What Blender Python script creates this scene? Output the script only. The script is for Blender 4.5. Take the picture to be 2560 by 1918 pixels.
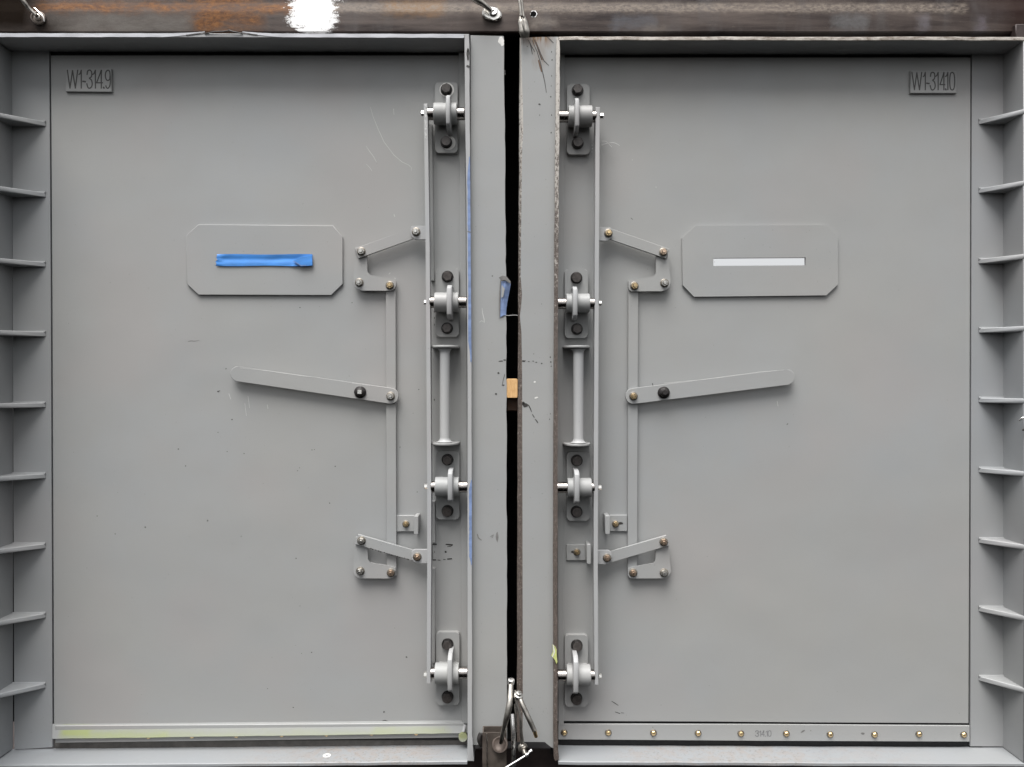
import bpy, bmesh, math, random
from mathutils import Vector, Matrix
random.seed(7)
S = bpy.context.scene
for o in list(bpy.data.objects): bpy.data.objects.remove(o)
COL = S.collection
R = math.radians

# ------------------------------------------------------------------ camera
D = 1920.0            # camera distance to the door sheets in mm
Z0 = 1.30             # camera height in m
CX, CY = 1280.0, 959.0
cam_d = bpy.data.cameras.new('camera'); cam = bpy.data.objects.new('camera', cam_d)
COL.objects.link(cam); S.camera = cam
cam.location = (0, -D/1000, Z0); cam.rotation_euler = (R(90), 0, 0)
cam_d.sensor_width = 36; cam_d.lens = 36*D/2560.0; cam_d.clip_start = .01; cam_d.clip_end = 2000

# ------------------------------------------------------------------ sky, sun, exposure
SUN_EL, SUN_AZ = 67, 20        # degrees; the sun stands behind the camera, to the left
w = bpy.data.worlds.new('World'); S.world = w; w.use_nodes = True
wn = w.node_tree; bg = wn.nodes['Background']
sky = wn.nodes.new('ShaderNodeTexSky'); sky.sky_type = 'NISHITA'; sky.sun_disc = False
sky.sun_elevation = R(SUN_EL); sky.sun_rotation = R(180+SUN_AZ)
sky.air_density = 1.0; sky.dust_density = 4.0; sky.ozone_density = 1.0
hs = wn.nodes.new('ShaderNodeHueSaturation'); hs.inputs['Saturation'].default_value = .10
wn.links.new(sky.outputs[0], hs.inputs['Color']); wn.links.new(hs.outputs[0], bg.inputs[0])
bg.inputs[1].default_value = .056
sd = bpy.data.lights.new('sun', 'SUN'); sd.energy = 1.5; sd.angle = R(42); sd.color = (1, .98, .955)
sun = bpy.data.objects.new('sun', sd); COL.objects.link(sun)
sv = Vector((-math.sin(R(SUN_AZ))*math.cos(R(SUN_EL)), -math.cos(R(SUN_AZ))*math.cos(R(SUN_EL)), math.sin(R(SUN_EL))))
sun.rotation_euler = sv.to_track_quat('Z', 'Y').to_euler(); sun.location = sv*6
S.view_settings.view_transform = 'Standard'; S.view_settings.look = 'None'
S.view_settings.exposure = 1.86; S.view_settings.gamma = 1; S.view_settings.use_curve_mapping = False

# ------------------------------------------------------------------ measuring helpers
def sc(h): return (D-h)/D/1000.0
def P(px, py, h=0.0):
    """photo measure (2560 wide) + distance h (mm) in front of the door sheets -> world point"""
    return Vector(((px-CX)*sc(h), -h/1000.0, Z0+(CY-py)*sc(h)))
def rect(x0, y0, x1, y1): return [(x0, y0), (x1, y0), (x1, y1), (x0, y1)]
def rrect(x0, y0, x1, y1, r, n=5):
    out = []
    for cx, cy, a in ((x1-r, y0+r, -90), (x1-r, y1-r, 0), (x0+r, y1-r, 90), (x0+r, y0+r, 180)):
        for k in range(n+1):
            t = R(a+90*k/n); out.append((cx+r*math.cos(t), cy+r*math.sin(t)))
    return out

class B:
    """collects shapes and links them as one mesh object"""
    def __init__(s): s.bm = bmesh.new()
    def face(s, vs, m=0, smooth=False):
        try: f = s.bm.faces.new(vs)
        except ValueError: return None
        f.material_index = m; f.smooth = smooth; return f
    def prism(s, pts, h1, h0, bev=0.0, m=0, seg=1, hm=None):
        hm = h1 if hm is None else hm      # depth at which the outline was measured
        q = [P(x, y, hm) for x, y in pts]
        a = 0
        for i in range(len(q)):
            j = (i+1) % len(q); a += q[i].x*q[j].z-q[j].x*q[i].z
        if a < 0: q.reverse()              # counter-clockwise seen from the camera
        f = [s.bm.verts.new((v.x, -h1/1000, v.z)) for v in q]
        b = [s.bm.verts.new((v.x, -h0/1000, v.z)) for v in q]
        top = s.face(f, m); s.face(list(reversed(b)), m)
        n = len(q)
        for i in range(n):
            j = (i+1) % n; s.face([f[j], f[i], b[i], b[j]], m)
        if bev and top:
            r = bmesh.ops.bevel(s.bm, geom=list(top.edges), offset=bev/1000, segments=seg, profile=.5, affect='EDGES', clamp_overlap=True)
            for g in r['faces']: g.material_index = m
        return s
    def box(s, lo, hi, bev=0.0, m=0):
        lo, hi = Vector(lo), Vector(hi)
        v = [s.bm.verts.new((x, y, z)) for x in (lo.x, hi.x) for y in (lo.y, hi.y) for z in (lo.z, hi.z)]
        fs = [s.face([v[i] for i in q], m) for q in ((0,1,3,2),(4,6,7,5),(0,4,5,1),(2,3,7,6),(0,2,6,4),(1,5,7,3))]
        if bev:
            es = {e for f in fs for e in f.edges}
            bmesh.ops.bevel(s.bm, geom=list(es), offset=bev/1000, segments=1, profile=.5, affect='EDGES')
        return s
    def lathe(s, c, axis, prof, n=24, m=0, smooth=True, rot=0, cap=True):
        """prof = [(distance along axis mm, radius mm)]"""
        ax = Vector(axis).normalized()
        u = ax.orthogonal().normalized()
        if abs(ax.x) < .1 and abs(ax.z) < .1: u = Vector((1, 0, 0))
        v = ax.cross(u); rings = []
        for t, r in prof:
            rings.append([s.bm.verts.new(c+ax*(t/1000)+(u*math.cos(2*math.pi*k/n+rot)+v*math.sin(2*math.pi*k/n+rot))*(r/1000)) for k in range(n)])
        for a, b in zip(rings, rings[1:]):
            for k in range(n):
                s.face([a[k], a[(k+1) % n], b[(k+1) % n], b[k]], m, smooth)
        if cap: s.face(list(reversed(rings[0])), m); s.face(rings[-1], m)
        return s
    def tube(s, pts, rad, n=12, m=0, flat=1.0, sub=6):
        """smooth bar through world points; rad mm or list"""
        if not isinstance(rad, (list, tuple)): rad = [rad]*len(pts)
        q, rr = [], []
        for i in range(len(pts)-1):
            p0, p1, p2, p3 = pts[max(i-1, 0)], pts[i], pts[i+1], pts[min(i+2, len(pts)-1)]
            for k in range(sub):
                t = k/sub
                q.append(.5*((2*p1)+(p2-p0)*t+(2*p0-5*p1+4*p2-p3)*t*t+(3*p1-p0-3*p2+p3)*t**3)); rr.append(rad[i]*(1-t)+rad[i+1]*t)
        q.append(pts[-1]); rr.append(rad[-1])
        rings = []; u = None
        for i, c in enumerate(q):
            d = (q[min(i+1, len(q)-1)]-q[max(i-1, 0)]).normalized()
            if u is None:
                u = Vector((0, -1, 0)); u = (u-d*u.dot(d)).normalized() if abs(u.dot(d)) < .95 else d.orthogonal().normalized()
            else: u = (u-d*u.dot(d)).normalized()
            v = d.cross(u)
            rings.append([s.bm.verts.new(c+(u*math.cos(2*math.pi*k/n)*flat+v*math.sin(2*math.pi*k/n))*(rr[i]/1000)) for k in range(n)])
        for a, b in zip(rings, rings[1:]):
            for k in range(n): s.face([a[k], b[k], b[(k+1) % n], a[(k+1) % n]], m, True)
        s.face(list(reversed(rings[0])), m); s.face(rings[-1], m)
        return s
    def ribbon(s, pts, wd, h, m=1, taper=True):
        L, Rr = [], []
        n = len(pts)
        for i, (x, y) in enumerate(pts):
            x0, y0 = pts[max(i-1, 0)]; x1, y1 = pts[min(i+1, n-1)]
            dx, dy = x1-x0, y1-y0; l = math.hypot(dx, dy) or 1
            k = (.25+.75*math.sin(math.pi*(i+.5)/n)) if taper else 1
            ww = wd/2*k
            L.append(s.bm.verts.new(P(x-dy/l*ww, y+dx/l*ww, h))); Rr.append(s.bm.verts.new(P(x+dy/l*ww, y-dx/l*ww, h)))
        for i in range(n-1): s.face([L[i], L[i+1], Rr[i+1], Rr[i]], m)
        return s
    def blot(s, x, y, r, h, m=1, ax=1.0, n=9):
        vs = [s.bm.verts.new(P(x+r*ax*random.uniform(.6, 1.2)*math.cos(2*math.pi*k/n), y+r*random.uniform(.6, 1.2)*math.sin(2*math.pi*k/n), h)) for k in range(n)]
        s.face(vs, m); return s
    def build(s, name, mats, parent=None, fixn=True):
        bm = s.bm
        if not isinstance(mats, (list, tuple)): mats = [mats]
        if fixn: bmesh.ops.recalc_face_normals(bm, faces=bm.faces[:])
        xs = [v.co for v in bm.verts]
        lo = Vector([min(v[i] for v in xs) for i in range(3)]); hi = Vector([max(v[i] for v in xs) for i in range(3)])
        c = (lo+hi)/2
        for v in bm.verts: v.co -= c
        me = bpy.data.meshes.new(name); bm.to_mesh(me); bm.free()
        for mm in mats: me.materials.append(mm)
        try: me.set_sharp_from_angle(angle=R(40))
        except Exception: pass
        o = bpy.data.objects.new(name, me); COL.objects.link(o)
        put(o, c, parent); return o
WLOC = {}
def put(o, c, parent):
    WLOC[o.name] = Vector(c)
    if parent: o.parent = parent; o.location = Vector(c)-WLOC[parent.name]
    else: o.location = c
def tag(o, label, cat, group=None, kind=None):
    if cat and not kind: kind = 'thing'
    if label: o['label'] = label
    if cat: o['category'] = cat
    if group: o['group'] = group
    if kind: o['kind'] = kind
    return o
def thing(name, loc, label, cat, group=None):
    o = bpy.data.objects.new(name, None); COL.objects.link(o); o.empty_display_size = .05
    put(o, loc, None); return tag(o, label, cat, group)

# ------------------------------------------------------------------ materials
ALB = .80          # overall reflectance of the paints and metals
class N:
    def __init__(s, name):
        s.m = bpy.data.materials.new(name); s.m.use_nodes = True; s.t = s.m.node_tree
        s.b = s.t.nodes['Principled BSDF']
        s.pos = s.t.nodes.new('ShaderNodeNewGeometry').outputs['Position']
    def nd(s, k, **kw):
        n = s.t.nodes.new(k)
        for a, v in kw.items(): setattr(n, a, v)
        return n
    def link(s, a, b): s.t.links.new(a, b)
    def val(s, sock, v):
        if hasattr(v, 'links'): s.link(v, sock)
        else: sock.default_value = v
    def noise(s, scale, detail=4, rough=.55, stretch=None, dist=0, off=(0, 0, 0)):
        n = s.nd('ShaderNodeTexNoise'); n.inputs['Scale'].default_value = scale
        n.inputs['Detail'].default_value = detail; n.inputs['Roughness'].default_value = rough; n.inputs['Distortion'].default_value = dist
        mp = s.nd('ShaderNodeMapping'); mp.inputs['Location'].default_value = off
        if stretch: mp.inputs['Scale'].default_value = stretch
        s.link(s.pos, mp.inputs[0]); s.link(mp.outputs[0], n.inputs['Vector'])
        return n.outputs['Fac']
    def ramp(s, f, a, b, va=0.0, vb=1.0):
        n = s.nd('ShaderNodeMapRange'); n.clamp = True
        for i, v in enumerate((f, a, b, va, vb)): s.val(n.inputs[i], v)
        return n.outputs[0]
    def math(s, op, a, b=0.0):
        n = s.nd('ShaderNodeMath', operation=op); s.val(n.inputs[0], a); s.val(n.inputs[1], b); return n.outputs[0]
    def mix(s, f, a, b):
        n = s.nd('ShaderNodeMix', data_type='RGBA'); s.val(n.inputs[0], f)
        for i, c in ((6, a), (7, b)):
            if hasattr(c, 'links'): s.link(c, n.inputs[i])
            else: n.inputs[i].default_value = (*c, 1)
        return n.outputs[2]
    def axis(s, k):
        n = s.nd('ShaderNodeSeparateXYZ'); s.link(s.pos, n.inputs[0]); return n.outputs[k]
    def zone(s, x0, x1, y0, y1, h=0, soft=10, wob=0.0, nz=None):
        """patch with a ragged outline, given in the photo's measure at depth h"""
        k = sc(h); X, Z = s.axis(0), s.axis(2)
        if nz is not None and wob:
            d = s.math('MULTIPLY', s.math('SUBTRACT', nz, .5), wob*k)
            X = s.math('ADD', X, d); Z = s.math('ADD', Z, d)
        xa, xb = (x0-CX)*k, (x1-CX)*k; za, zb = Z0+(CY-y1)*k, Z0+(CY-y0)*k; f = soft*k
        a = s.ramp(X, xa-f, xa+f); b = s.ramp(X, xb-f, xb+f, 1.0, 0.0)
        c = s.ramp(Z, za-f, za+f); d = s.ramp(Z, zb-f, zb+f, 1.0, 0.0)
        return s.math('MULTIPLY', s.math('MULTIPLY', a, b), s.math('MULTIPLY', c, d))
    def bump(s, f, strength, dist=.001):
        n = s.nd('ShaderNodeBump'); n.inputs['Strength'].default_value = strength; n.inputs['Distance'].default_value = dist
        s.link(f, n.inputs['Height']); s.link(n.outputs[0], s.b.inputs['Normal'])
    def done(s, col, rough=.5, metal=0.0, spec=.5):
        for k, v in (('Base Color', col), ('Roughness', rough), ('Metallic', metal), ('Specular IOR Level', spec)):
            i = s.b.inputs[k]
            if k == 'Base Color':
                g = s.nd('ShaderNodeHueSaturation'); g.inputs['Value'].default_value = 1.1 if metal == 1 else ALB
                if hasattr(v, 'links'): s.link(v, g.inputs['Color'])
                else: g.inputs['Color'].default_value = (*v, 1)
                s.link(g.outputs[0], i)
            elif hasattr(v, 'links'): s.link(v, i)
            elif k == 'Base Color': i.default_value = (*v, 1)
            else: i.default_value = v
        return s.m

def paint(name, c=(.335, .335, .325), var=.028, dirt=None, extra=None):
    n = N(name)
    big = n.noise(2.2, 3, .5); mid = n.noise(14, 4, .55, off=(3, 1, 2)); fine = n.noise(420, 3, .6)
    a = tuple(v*(1-var) for v in c); b = tuple(v*(1+var) for v in c)
    cool = (b[0]*.965, b[1]*.99, b[2]*1.03)
    col = n.mix(n.ramp(big, .35, .65), b, cool)
    col = n.mix(n.math('MULTIPLY', n.ramp(mid, .4, .68), .35), col, a)
    sp = n.ramp(n.noise(190, 2, .5, off=(7, 7, 1)), .735, .76)
    col = n.mix(n.math('MULTIPLY', sp, .35), col, (.10, .095, .09))
    if extra: col = extra(n, col)
    pink = n.ramp(n.noise(3.1, 2, .5, off=(5, 2, 8)), .5, .68)
    col = n.mix(n.math('MULTIPLY', pink, .5), col, (b[0]*1.02, b[1]*.97, b[2]*.975)) if not extra else col
    b0 = n.nd('ShaderNodeBump'); b0.inputs['Strength'].default_value = 1; b0.inputs['Distance'].default_value = .0055
    n.link(n.noise(3.4, 2, .45, off=(1, 4, 6)), b0.inputs['Height'])
    b1 = n.nd('ShaderNodeBump'); b1.inputs['Strength'].default_value = .15; b1.inputs['Distance'].default_value = .0008
    n.link(n.math('ADD', n.math('MULTIPLY', fine, .35), n.noise(60, 3, .5)), b1.inputs['Height'])
    n.link(b0.outputs[0], b1.inputs['Normal']); n.link(b1.outputs[0], n.b.inputs['Normal'])
    return n.done(col, n.ramp(mid, .3, .7, .42, .58), 0.0, .4)

def ledge_dirt(n, col):
    nz = n.noise(38, 6, .7, stretch=(1, 1, 2.5), dist=.6); f2 = n.noise(150, 4, .7)
    for x0, x1, st in ((760, 1110, .75), (1560, 2060, .6), (600, 760, .35), (2060, 2300, .3)):
        mk = n.zone(x0, x1, 1872, 1930, 60, 60, 60, nz)
        col = n.mix(n.math('MULTIPLY', mk, n.ramp(nz, .44, .60, 0.0, st)), col, (.30, .235, .19))
        col = n.mix(n.math('MULTIPLY', mk, n.ramp(f2, .56, .64, 0.0, st)), col, (.09, .07, .06))
    col = n.mix(n.ramp(f2, .72, .75, 0, .5), col, (.12, .11, .10))
    return col
def plate_rust(n, col):
    nz = n.noise(30, 5, .65, stretch=(3, 1, .5), dist=.5)
    mk = n.math('MAXIMUM', n.zone(1318, 1378, 70, 112, 61, 14, 40, nz), n.math('MULTIPLY', n.zone(1338, 1360, 90, 165, 61, 12, 30, nz), .6))
    col = n.mix(n.math('MULTIPLY', mk, n.ramp(nz, .30, .55)), col, (.165, .088, .035))
    mk = n.zone(1300, 1330, 70, 108, 61, 9, 20, nz)
    col = n.mix(n.math('MULTIPLY', mk, .8), col, (.05, .03, .02))
    return col
def green_smear(n, col):
    nz = n.noise(9, 4, .6, stretch=(1, 1, 6)); n2 = n.noise(60, 4, .6)
    for x0, x1, y0, y1, st in ((150, 225, 1820, 1846, .95), (200, 420, 1832, 1848, .6), (230, 1130, 1829, 1850, .4), (930, 1120, 1820, 1838, .4)):
        mk = n.zone(x0, x1, y0, y1, 14, 9, 14, n2)
        col = n.mix(n.math('MULTIPLY', n.math('MULTIPLY', mk, st), n.ramp(nz, .25, .55, .45, 1)), col, (.27, .305, .125))
    return col
M = {}
M['paint'] = paint('grey_paint')
M['paint_frame'] = paint('grey_paint_frame', (.31, .315, .315))
M['paint_plate'] = paint('grey_paint_stained', (.335, .335, .325), extra=plate_rust)
M['paint_light'] = paint('pale_grey_paint', (.40, .40, .395), .03)
M['paint_ledge'] = paint('grey_paint_dirty', (.29, .298, .302), extra=ledge_dirt)
M['paint_flap'] = paint('pale_grey_rubber', (.262, .265, .256), .03, extra=green_smear)
M['paint_tube'] = paint('greenish_rubber', (.34, .35, .28), .05, extra=lambda n, c: n.mix(n.zone(1146, 1175, 1822, 1843, 14, 5, 8, n.noise(80)), c, (.27, .29, .15)))

def simple(name, c, rough=.5, metal=0.0, var=.25, scale=80, bump=.1, spec=.5):
    n = N(name); z = n.noise(scale, 4, .6)
    col = n.mix(n.ramp(z, .3, .7), tuple(v*(1-var) for v in c), tuple(min(1, v*(1+var)) for v in c))
    if bump: n.bump(z, bump, .0008)
    return n.done(col, n.ramp(z, .3, .7, rough*.8, min(1, rough*1.2)), metal, spec)
M['black'] = simple('black_gap_backing', (.012, .012, .013), .7, bump=.05)
M['gap'] = simple('grey_gap_backing', (.12, .112, .105), .8, 0, .3, 50, .1)
M['navy'] = simple('navy_tape_and_gap_backing', (.018, .028, .075), .6, bump=.05)
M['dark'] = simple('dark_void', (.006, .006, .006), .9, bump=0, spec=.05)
M['oxide'] = simple('black_oxide_steel', (.026, .023, .022), .42, .25, .3, 120, .15)
M['oxide_head'] = simple('worn_oxide_head', (.075, .066, .062), .4, .3, .35, 160, .15)
M['pin'] = simple('turned_steel', (.30, .28, .265), .24, 1, .12, 200, .03)
M['zinc'] = simple('zinc_steel', (.66, .65, .62), .28, 1, .2, 150, .05)
M['brass'] = simple('yellow_zinc', (.72, .54, .30), .3, 1, .2, 150, .05)
M['copper'] = simple('bronze_zinc', (.62, .46, .34), .3, 1, .2, 150, .05)
M['washer_dark'] = simple('dull_washer', (.26, .235, .20), .4, .8, .25, 150, .05)
M['pad'] = simple('brown_pad_steel', (.085, .066, .056), .5, .3, .3, 60, .2, .3)
M['steel'] = simple('clamp_steel', (.36, .34, .31), .36, 1, .35, 60, .15)
M['bright'] = simple('bright_rod', (.80, .79, .77), .3, 1, .1, 90, .04)
M['tube'] = simple('tube_steel', (.135, .112, .096), .5, .55, .3, 40, .2)
M['scuff'] = simple('scuff_black', (.035, .032, .030), .6)
M['scuff_soft'] = simple('scuff_grey', (.17, .165, .16), .6)
M['rustline'] = simple('rust_streak', (.12, .062, .03), .7)
M['scratch'] = simple('scratch_white', (.56, .56, .55), .5, var=.1)
M['white'] = simple('white_paint', (.78, .77, .74), .5, var=.12, scale=60)
M['ink'] = simple('letter_shadow', (.062, .06, .058), .6, var=.15)
M['ink_soft'] = simple('letter_grey', (.16, .16, .165), .6, var=.1)
M['string'] = simple('white_fibre', (.72, .71, .70), .8, var=.05)
M['limescrap'] = simple('lime_scrap', (.50, .54, .20), .6)

def tape_mat(name, c, glow=.35):
    n = N(name); z = n.noise(16, 3, .5, stretch=(1, 1, 5)); f = n.noise(500, 2, .5, stretch=(1, 1, 1))
    col = n.mix(n.ramp(z, .35, .65), tuple(v*.8 for v in c), tuple(min(1, v*1.15) for v in c))
    n.bump(f, .15, .0004); return n.done(col, .45, 0, .4)
M['tape'] = tape_mat('blue_tape', (.065, .27, .72))
M['tape_pale'] = tape_mat('pale_tape', (.56, .57, .60))
M['tape_edge'] = tape_mat('blue_tape_faded', (.20, .275, .47))

def wood():
    n = N('end_grain_pine'); z = n.noise(120, 5, .7, stretch=(2.2, 1, .6)); f = n.noise(420, 3, .7)
    col = n.mix(n.ramp(z, .35, .65), (.60, .35, .15), (.76, .49, .24))
    col = n.mix(n.ramp(f, .6, .7, 0, .55), col, (.33, .17, .06))
    return n.done(col, .75, 0, .2)
M['wood'] = wood()
def rust_edge():
    n = N('bare_rusty_edge'); z = n.noise(240, 6, .75, stretch=(1, 1, .6)); f = n.noise(700, 3, .7)
    hgt = n.axis(2)                                # the upper part was ground bright, the lower part is brown
    up = n.ramp(n.math('ADD', hgt, n.math('MULTIPLY', n.math('SUBTRACT', z, .5), .5)), 1.45, 2.15, 0, 1)
    thr = n.ramp(up, 0, 1, .60, .28)
    bare = n.ramp(z, thr, n.math('ADD', thr, .10))
    bare = n.math('MAXIMUM', bare, n.ramp(f, n.ramp(up, 0, 1, .63, .45), n.ramp(up, 0, 1, .69, .55), 0, .8))
    brown = n.mix(n.ramp(n.math('ADD', n.math('MULTIPLY', f, .5), n.math('MULTIPLY', z, .5)), .4, .6), (.045, .034, .029), (.17, .135, .115))
    col = n.mix(bare, brown, (.50, .47, .43))
    n.bump(z, .35, .001)
    return n.done(col, n.ramp(bare, 0, 1, .65, .42), n.ramp(bare, 0, 1, .1, .45), .5)
M['rust_edge'] = rust_edge()
def bare_rail():
    n = N('bare_top_edge'); z = n.noise(120, 6, .75, stretch=(.3, 1, 1)); f = n.noise(600, 3, .7)
    bare = n.ramp(n.math('ADD', n.math('MULTIPLY', z, .6), n.math('MULTIPLY', f, .4)), .40, .56)
    col = n.mix(bare, (.13, .09, .06), (.62, .58, .53))
    n.bump(f, .3, .0008)
    return n.done(col, .45, n.ramp(bare, 0, 1, .2, .45), .5)
M['bare_rail'] = bare_rail()
def beam_mat():
    n = N('rusty_mill_scale')
    lon = n.noise(3.2, 6, .6, stretch=(1, 1, 9), dist=.4); blot = n.noise(9, 6, .65, stretch=(1, 1, 2.2), dist=.5)
    fine = n.noise(120, 6, .75, stretch=(.6, 1, 1.2)); grain = n.noise(500, 3, .7); vert = n.noise(14, 4, .6, stretch=(1, 1, .25))
    col = n.mix(n.ramp(lon, .35, .65), (.026, .019, .018), (.108, .086, .076))
    col = n.mix(n.ramp(vert, .50, .68, 0, .5), col, (.095, .088, .087))
    nz = n.noise(22, 5, .7)
    # orange rust on the left half
    og = n.math('MAXIMUM', n.zone(80, 740, 2, 31, 60, 10, 40, nz), n.zone(478, 650, -60, 84, 60, 22, 60, nz))
    col = n.mix(n.math('MULTIPLY', og, n.ramp(blot, .34, .52, .35, 1.0)), col, n.mix(n.ramp(fine, .4, .62), (.085, .034, .013), (.215, .092, .028)))
    gl = n.zone(120, 480, 34, 84, 60, 14, 40, nz)
    col = n.mix(n.math('MULTIPLY', gl, .75), col, n.mix(n.ramp(blot, .4, .6), (.105, .092, .082), (.15, .138, .125)))
    og2 = n.zone(950, 1110, 2, 36, 60, 14, 50, nz)
    col = n.mix(n.math('MULTIPLY', og2, n.ramp(blot, .4, .55, 0, .8)), col, (.20, .10, .03))
    # pale band along the bend: sky light on the tilted face painted in
    band = n.zone(780, 2420, 6, 31, 60, 6, 18, nz)
    col = n.mix(n.math('MULTIPLY', band, n.ramp(fine, .40, .60, .15, .85)), col, (.215, .18, .15))
    for x0, x1, y0, y1, c, st in ((1530, 1640, 40, 76, (.10, .105, .12), .6), (2080, 2170, 40, 72, (.15, .15, .152), .6), (2295, 2322, 38, 78, (.16, .15, .165), .6),
                                  (2445, 2466, 40, 78, (.16, .14, .16), .7), (1606, 1668, 70, 78, (.19, .165, .14), .7), (1330, 1395, 40, 66, (.23, .20, .175), .6)):
        col = n.mix(n.math('MULTIPLY', n.zone(x0, x1, y0, y1, 60, 9, 55, nz), n.math('MULTIPLY', n.ramp(fine, .3, .6, .5, 1), st)), col, c)
    col = n.mix(n.ramp(fine, .60, .72, 0, .35), col, (.20, .165, .14))
    col = n.mix(n.ramp(grain, .62, .70, 0, .7), col, (.018, .014, .012))
    # ground patch with a speckled rim, its sky gleam painted white
    rg = n.math('ADD', n.math('MULTIPLY', n.noise(70, 6, .8, stretch=(.45, 1, 1.6)), .6), n.math('MULTIPLY', grain, .4))
    wz = n.zone(728, 838, -60, 90, 60, 34, 70, n.noise(60, 5, .75, stretch=(.5, 1, 1.5)))
    wm = n.ramp(n.math('ADD', wz, n.math('MULTIPLY', n.math('SUBTRACT', rg, .5), 2.2)), .45, .55)
    col = n.mix(wm, col, (.92, .92, .92))
    # near-black end at the left
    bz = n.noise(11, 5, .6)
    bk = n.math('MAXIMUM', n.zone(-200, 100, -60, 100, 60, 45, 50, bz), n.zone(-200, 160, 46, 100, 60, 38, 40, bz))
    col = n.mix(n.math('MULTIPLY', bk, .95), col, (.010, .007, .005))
    rk = n.math('MAXIMUM', n.zone(2440, 2700, -60, 44, 60, 60, 60, bz), n.zone(2500, 2700, -60, 120, 60, 40, 40, bz))
    col = n.mix(n.math('MULTIPLY', rk, .8), col, (.028, .016, .014))
    n.bump(n.math('ADD', fine, n.math('MULTIPLY', blot, .7)), .3, .0015)
    return n.done(col, n.ramp(fine, .3, .7, .42, .66), n.math('MULTIPLY', n.math('SUBTRACT', 1.0, wm), .08), n.math('MULTIPLY', n.math('SUBTRACT', 1.0, n.math('MAXIMUM', bk, n.math('MULTIPLY', rk, .8))), .14))
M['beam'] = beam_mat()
def sill_mat():
    n = N('brown_primer_steel'); z = n.noise(18, 6, .7, dist=.4); f = n.noise(200, 5, .7)
    col = n.mix(n.ramp(z, .35, .65), (.028, .019, .018), (.062, .042, .038))
    col = n.mix(n.ramp(f, .66, .74, 0, .5), col, (.16, .12, .10))
    n.bump(f, .25, .001); return n.done(col, .5, .2, .5)
M['sill'] = sill_mat()

# ------------------------------------------------------------------ background behind the gap, beams
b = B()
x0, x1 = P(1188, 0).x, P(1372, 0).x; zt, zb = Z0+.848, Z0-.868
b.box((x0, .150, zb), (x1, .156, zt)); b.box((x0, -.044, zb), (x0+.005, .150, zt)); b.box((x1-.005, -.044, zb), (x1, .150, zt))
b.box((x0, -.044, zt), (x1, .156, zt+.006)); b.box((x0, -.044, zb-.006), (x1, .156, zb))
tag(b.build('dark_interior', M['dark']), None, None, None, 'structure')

def sweep_x(prof, xa, xb, m=0, bm=None):
    """prof: closed outline [(h mm, z)] pulled along x"""
    A = [bm.bm.verts.new((xa, -h/1000, z)) for h, z in prof]; Bv = [bm.bm.verts.new((xb, -h/1000, z)) for h, z in prof]
    n = len(prof)
    for i in range(n): bm.face([A[i], A[(i+1) % n], Bv[(i+1) % n], Bv[i]], m)
    bm.face(A, m); bm.face(list(reversed(Bv)), m)
bt = thing('steel_beam', P(1280, 80, 60), 'rusty brown steel beam above both doors with a white ground patch', 'beam', 'steel beams')
b = B()
def zz(y, h): return P(0, y, h).z
zbot = zz(80, 60); prof = [(-150, zbot), (58, zbot), (60, zbot+.002), (60, zz(31, 60)), (59.3, zz(27, 60)), (57.5, zz(20, 58)), (54.5, zz(9, 55)), (53.5, zz(5, 54)), (53.5, zz(-120, 53.5)), (-150, zz(-120, 53.5))]
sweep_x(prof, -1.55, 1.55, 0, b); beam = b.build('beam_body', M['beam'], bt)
# bolt hole: black disc stands for the dark bore, bright ring for rim highlight
b = B(); c = P(1333.5, 35.5, 60)
b.lathe(c, (0, -1, 0), [(-14, 7.2), (.7, 7.2)], 20, 1); b.lathe(P(1334.3, 35.2, 60), (0, -1, 0), [(-1, 9), (.4, 9)], 6, 0, smooth=False)
b.build('bolt_hole', [M['bright'], M['dark']], bt)
b = B(); b.box((P(2538, 0, 70).x, -.072, zz(99, 72)), (P(2700, 0, 70).x, -.050, zz(60, 72)), 1.5)
b.build('end_plate', M['sill'], bt)
b = B(); b.box((-1.6, .020, Z0-1.15), (1.6, .180, Z0-.923), 3)
tag(b.build('sill_beam', M['sill']), 'dark brown steel beam under both doors, mostly hidden below the ledges', 'beam', 'steel beams')

# ------------------------------------------------------------------ door frames
def gusset(tipx, tipy, cornx, frontx, fronth, parent):
    """flat three-cornered stiffener between back plate and side web"""
    t = .012
    zt = P(tipx, tipy, 0).z; p0 = P(tipx, tipy, 0); p1 = P(cornx, tipy, 0)
    xf = P(frontx, tipy, fronth).x
    sgn = 1 if tipx < CX else -1
    pts = [(p0.x+sgn*.004, 0), (p0.x-sgn*.002, -.006), (xf, -fronth/1000), (xf-sgn*.004, -fronth/1000), (p1.x-sgn*.004, 0)]
    bb = B(); a = [bb.bm.verts.new((x, y, zt)) for x, y in pts]; c = [bb.bm.verts.new((x, y, zt+t)) for x, y in pts]
    n = len(pts); bb.face(a); bb.face(list(reversed(c)))
    for i in range(n): bb.face([a[i], c[i], c[(i+1) % n], a[(i+1) % n]])
    bmesh.ops.recalc_face_normals(bb.bm, faces=bb.bm.faces[:])
    bmesh.ops.bevel(bb.bm, geom=[e for e in bb.bm.edges], offset=.0016, segments=1, profile=.5, affect='EDGES')
    # weld bead along the back plate
    bb.tube([Vector((p0.x+sgn*.003, -.001, zt+t)), Vector((p1.x, -.001, zt+t))], 3.0, 8)
    return bb.build('gusset', M['paint_frame'], parent)

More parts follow.
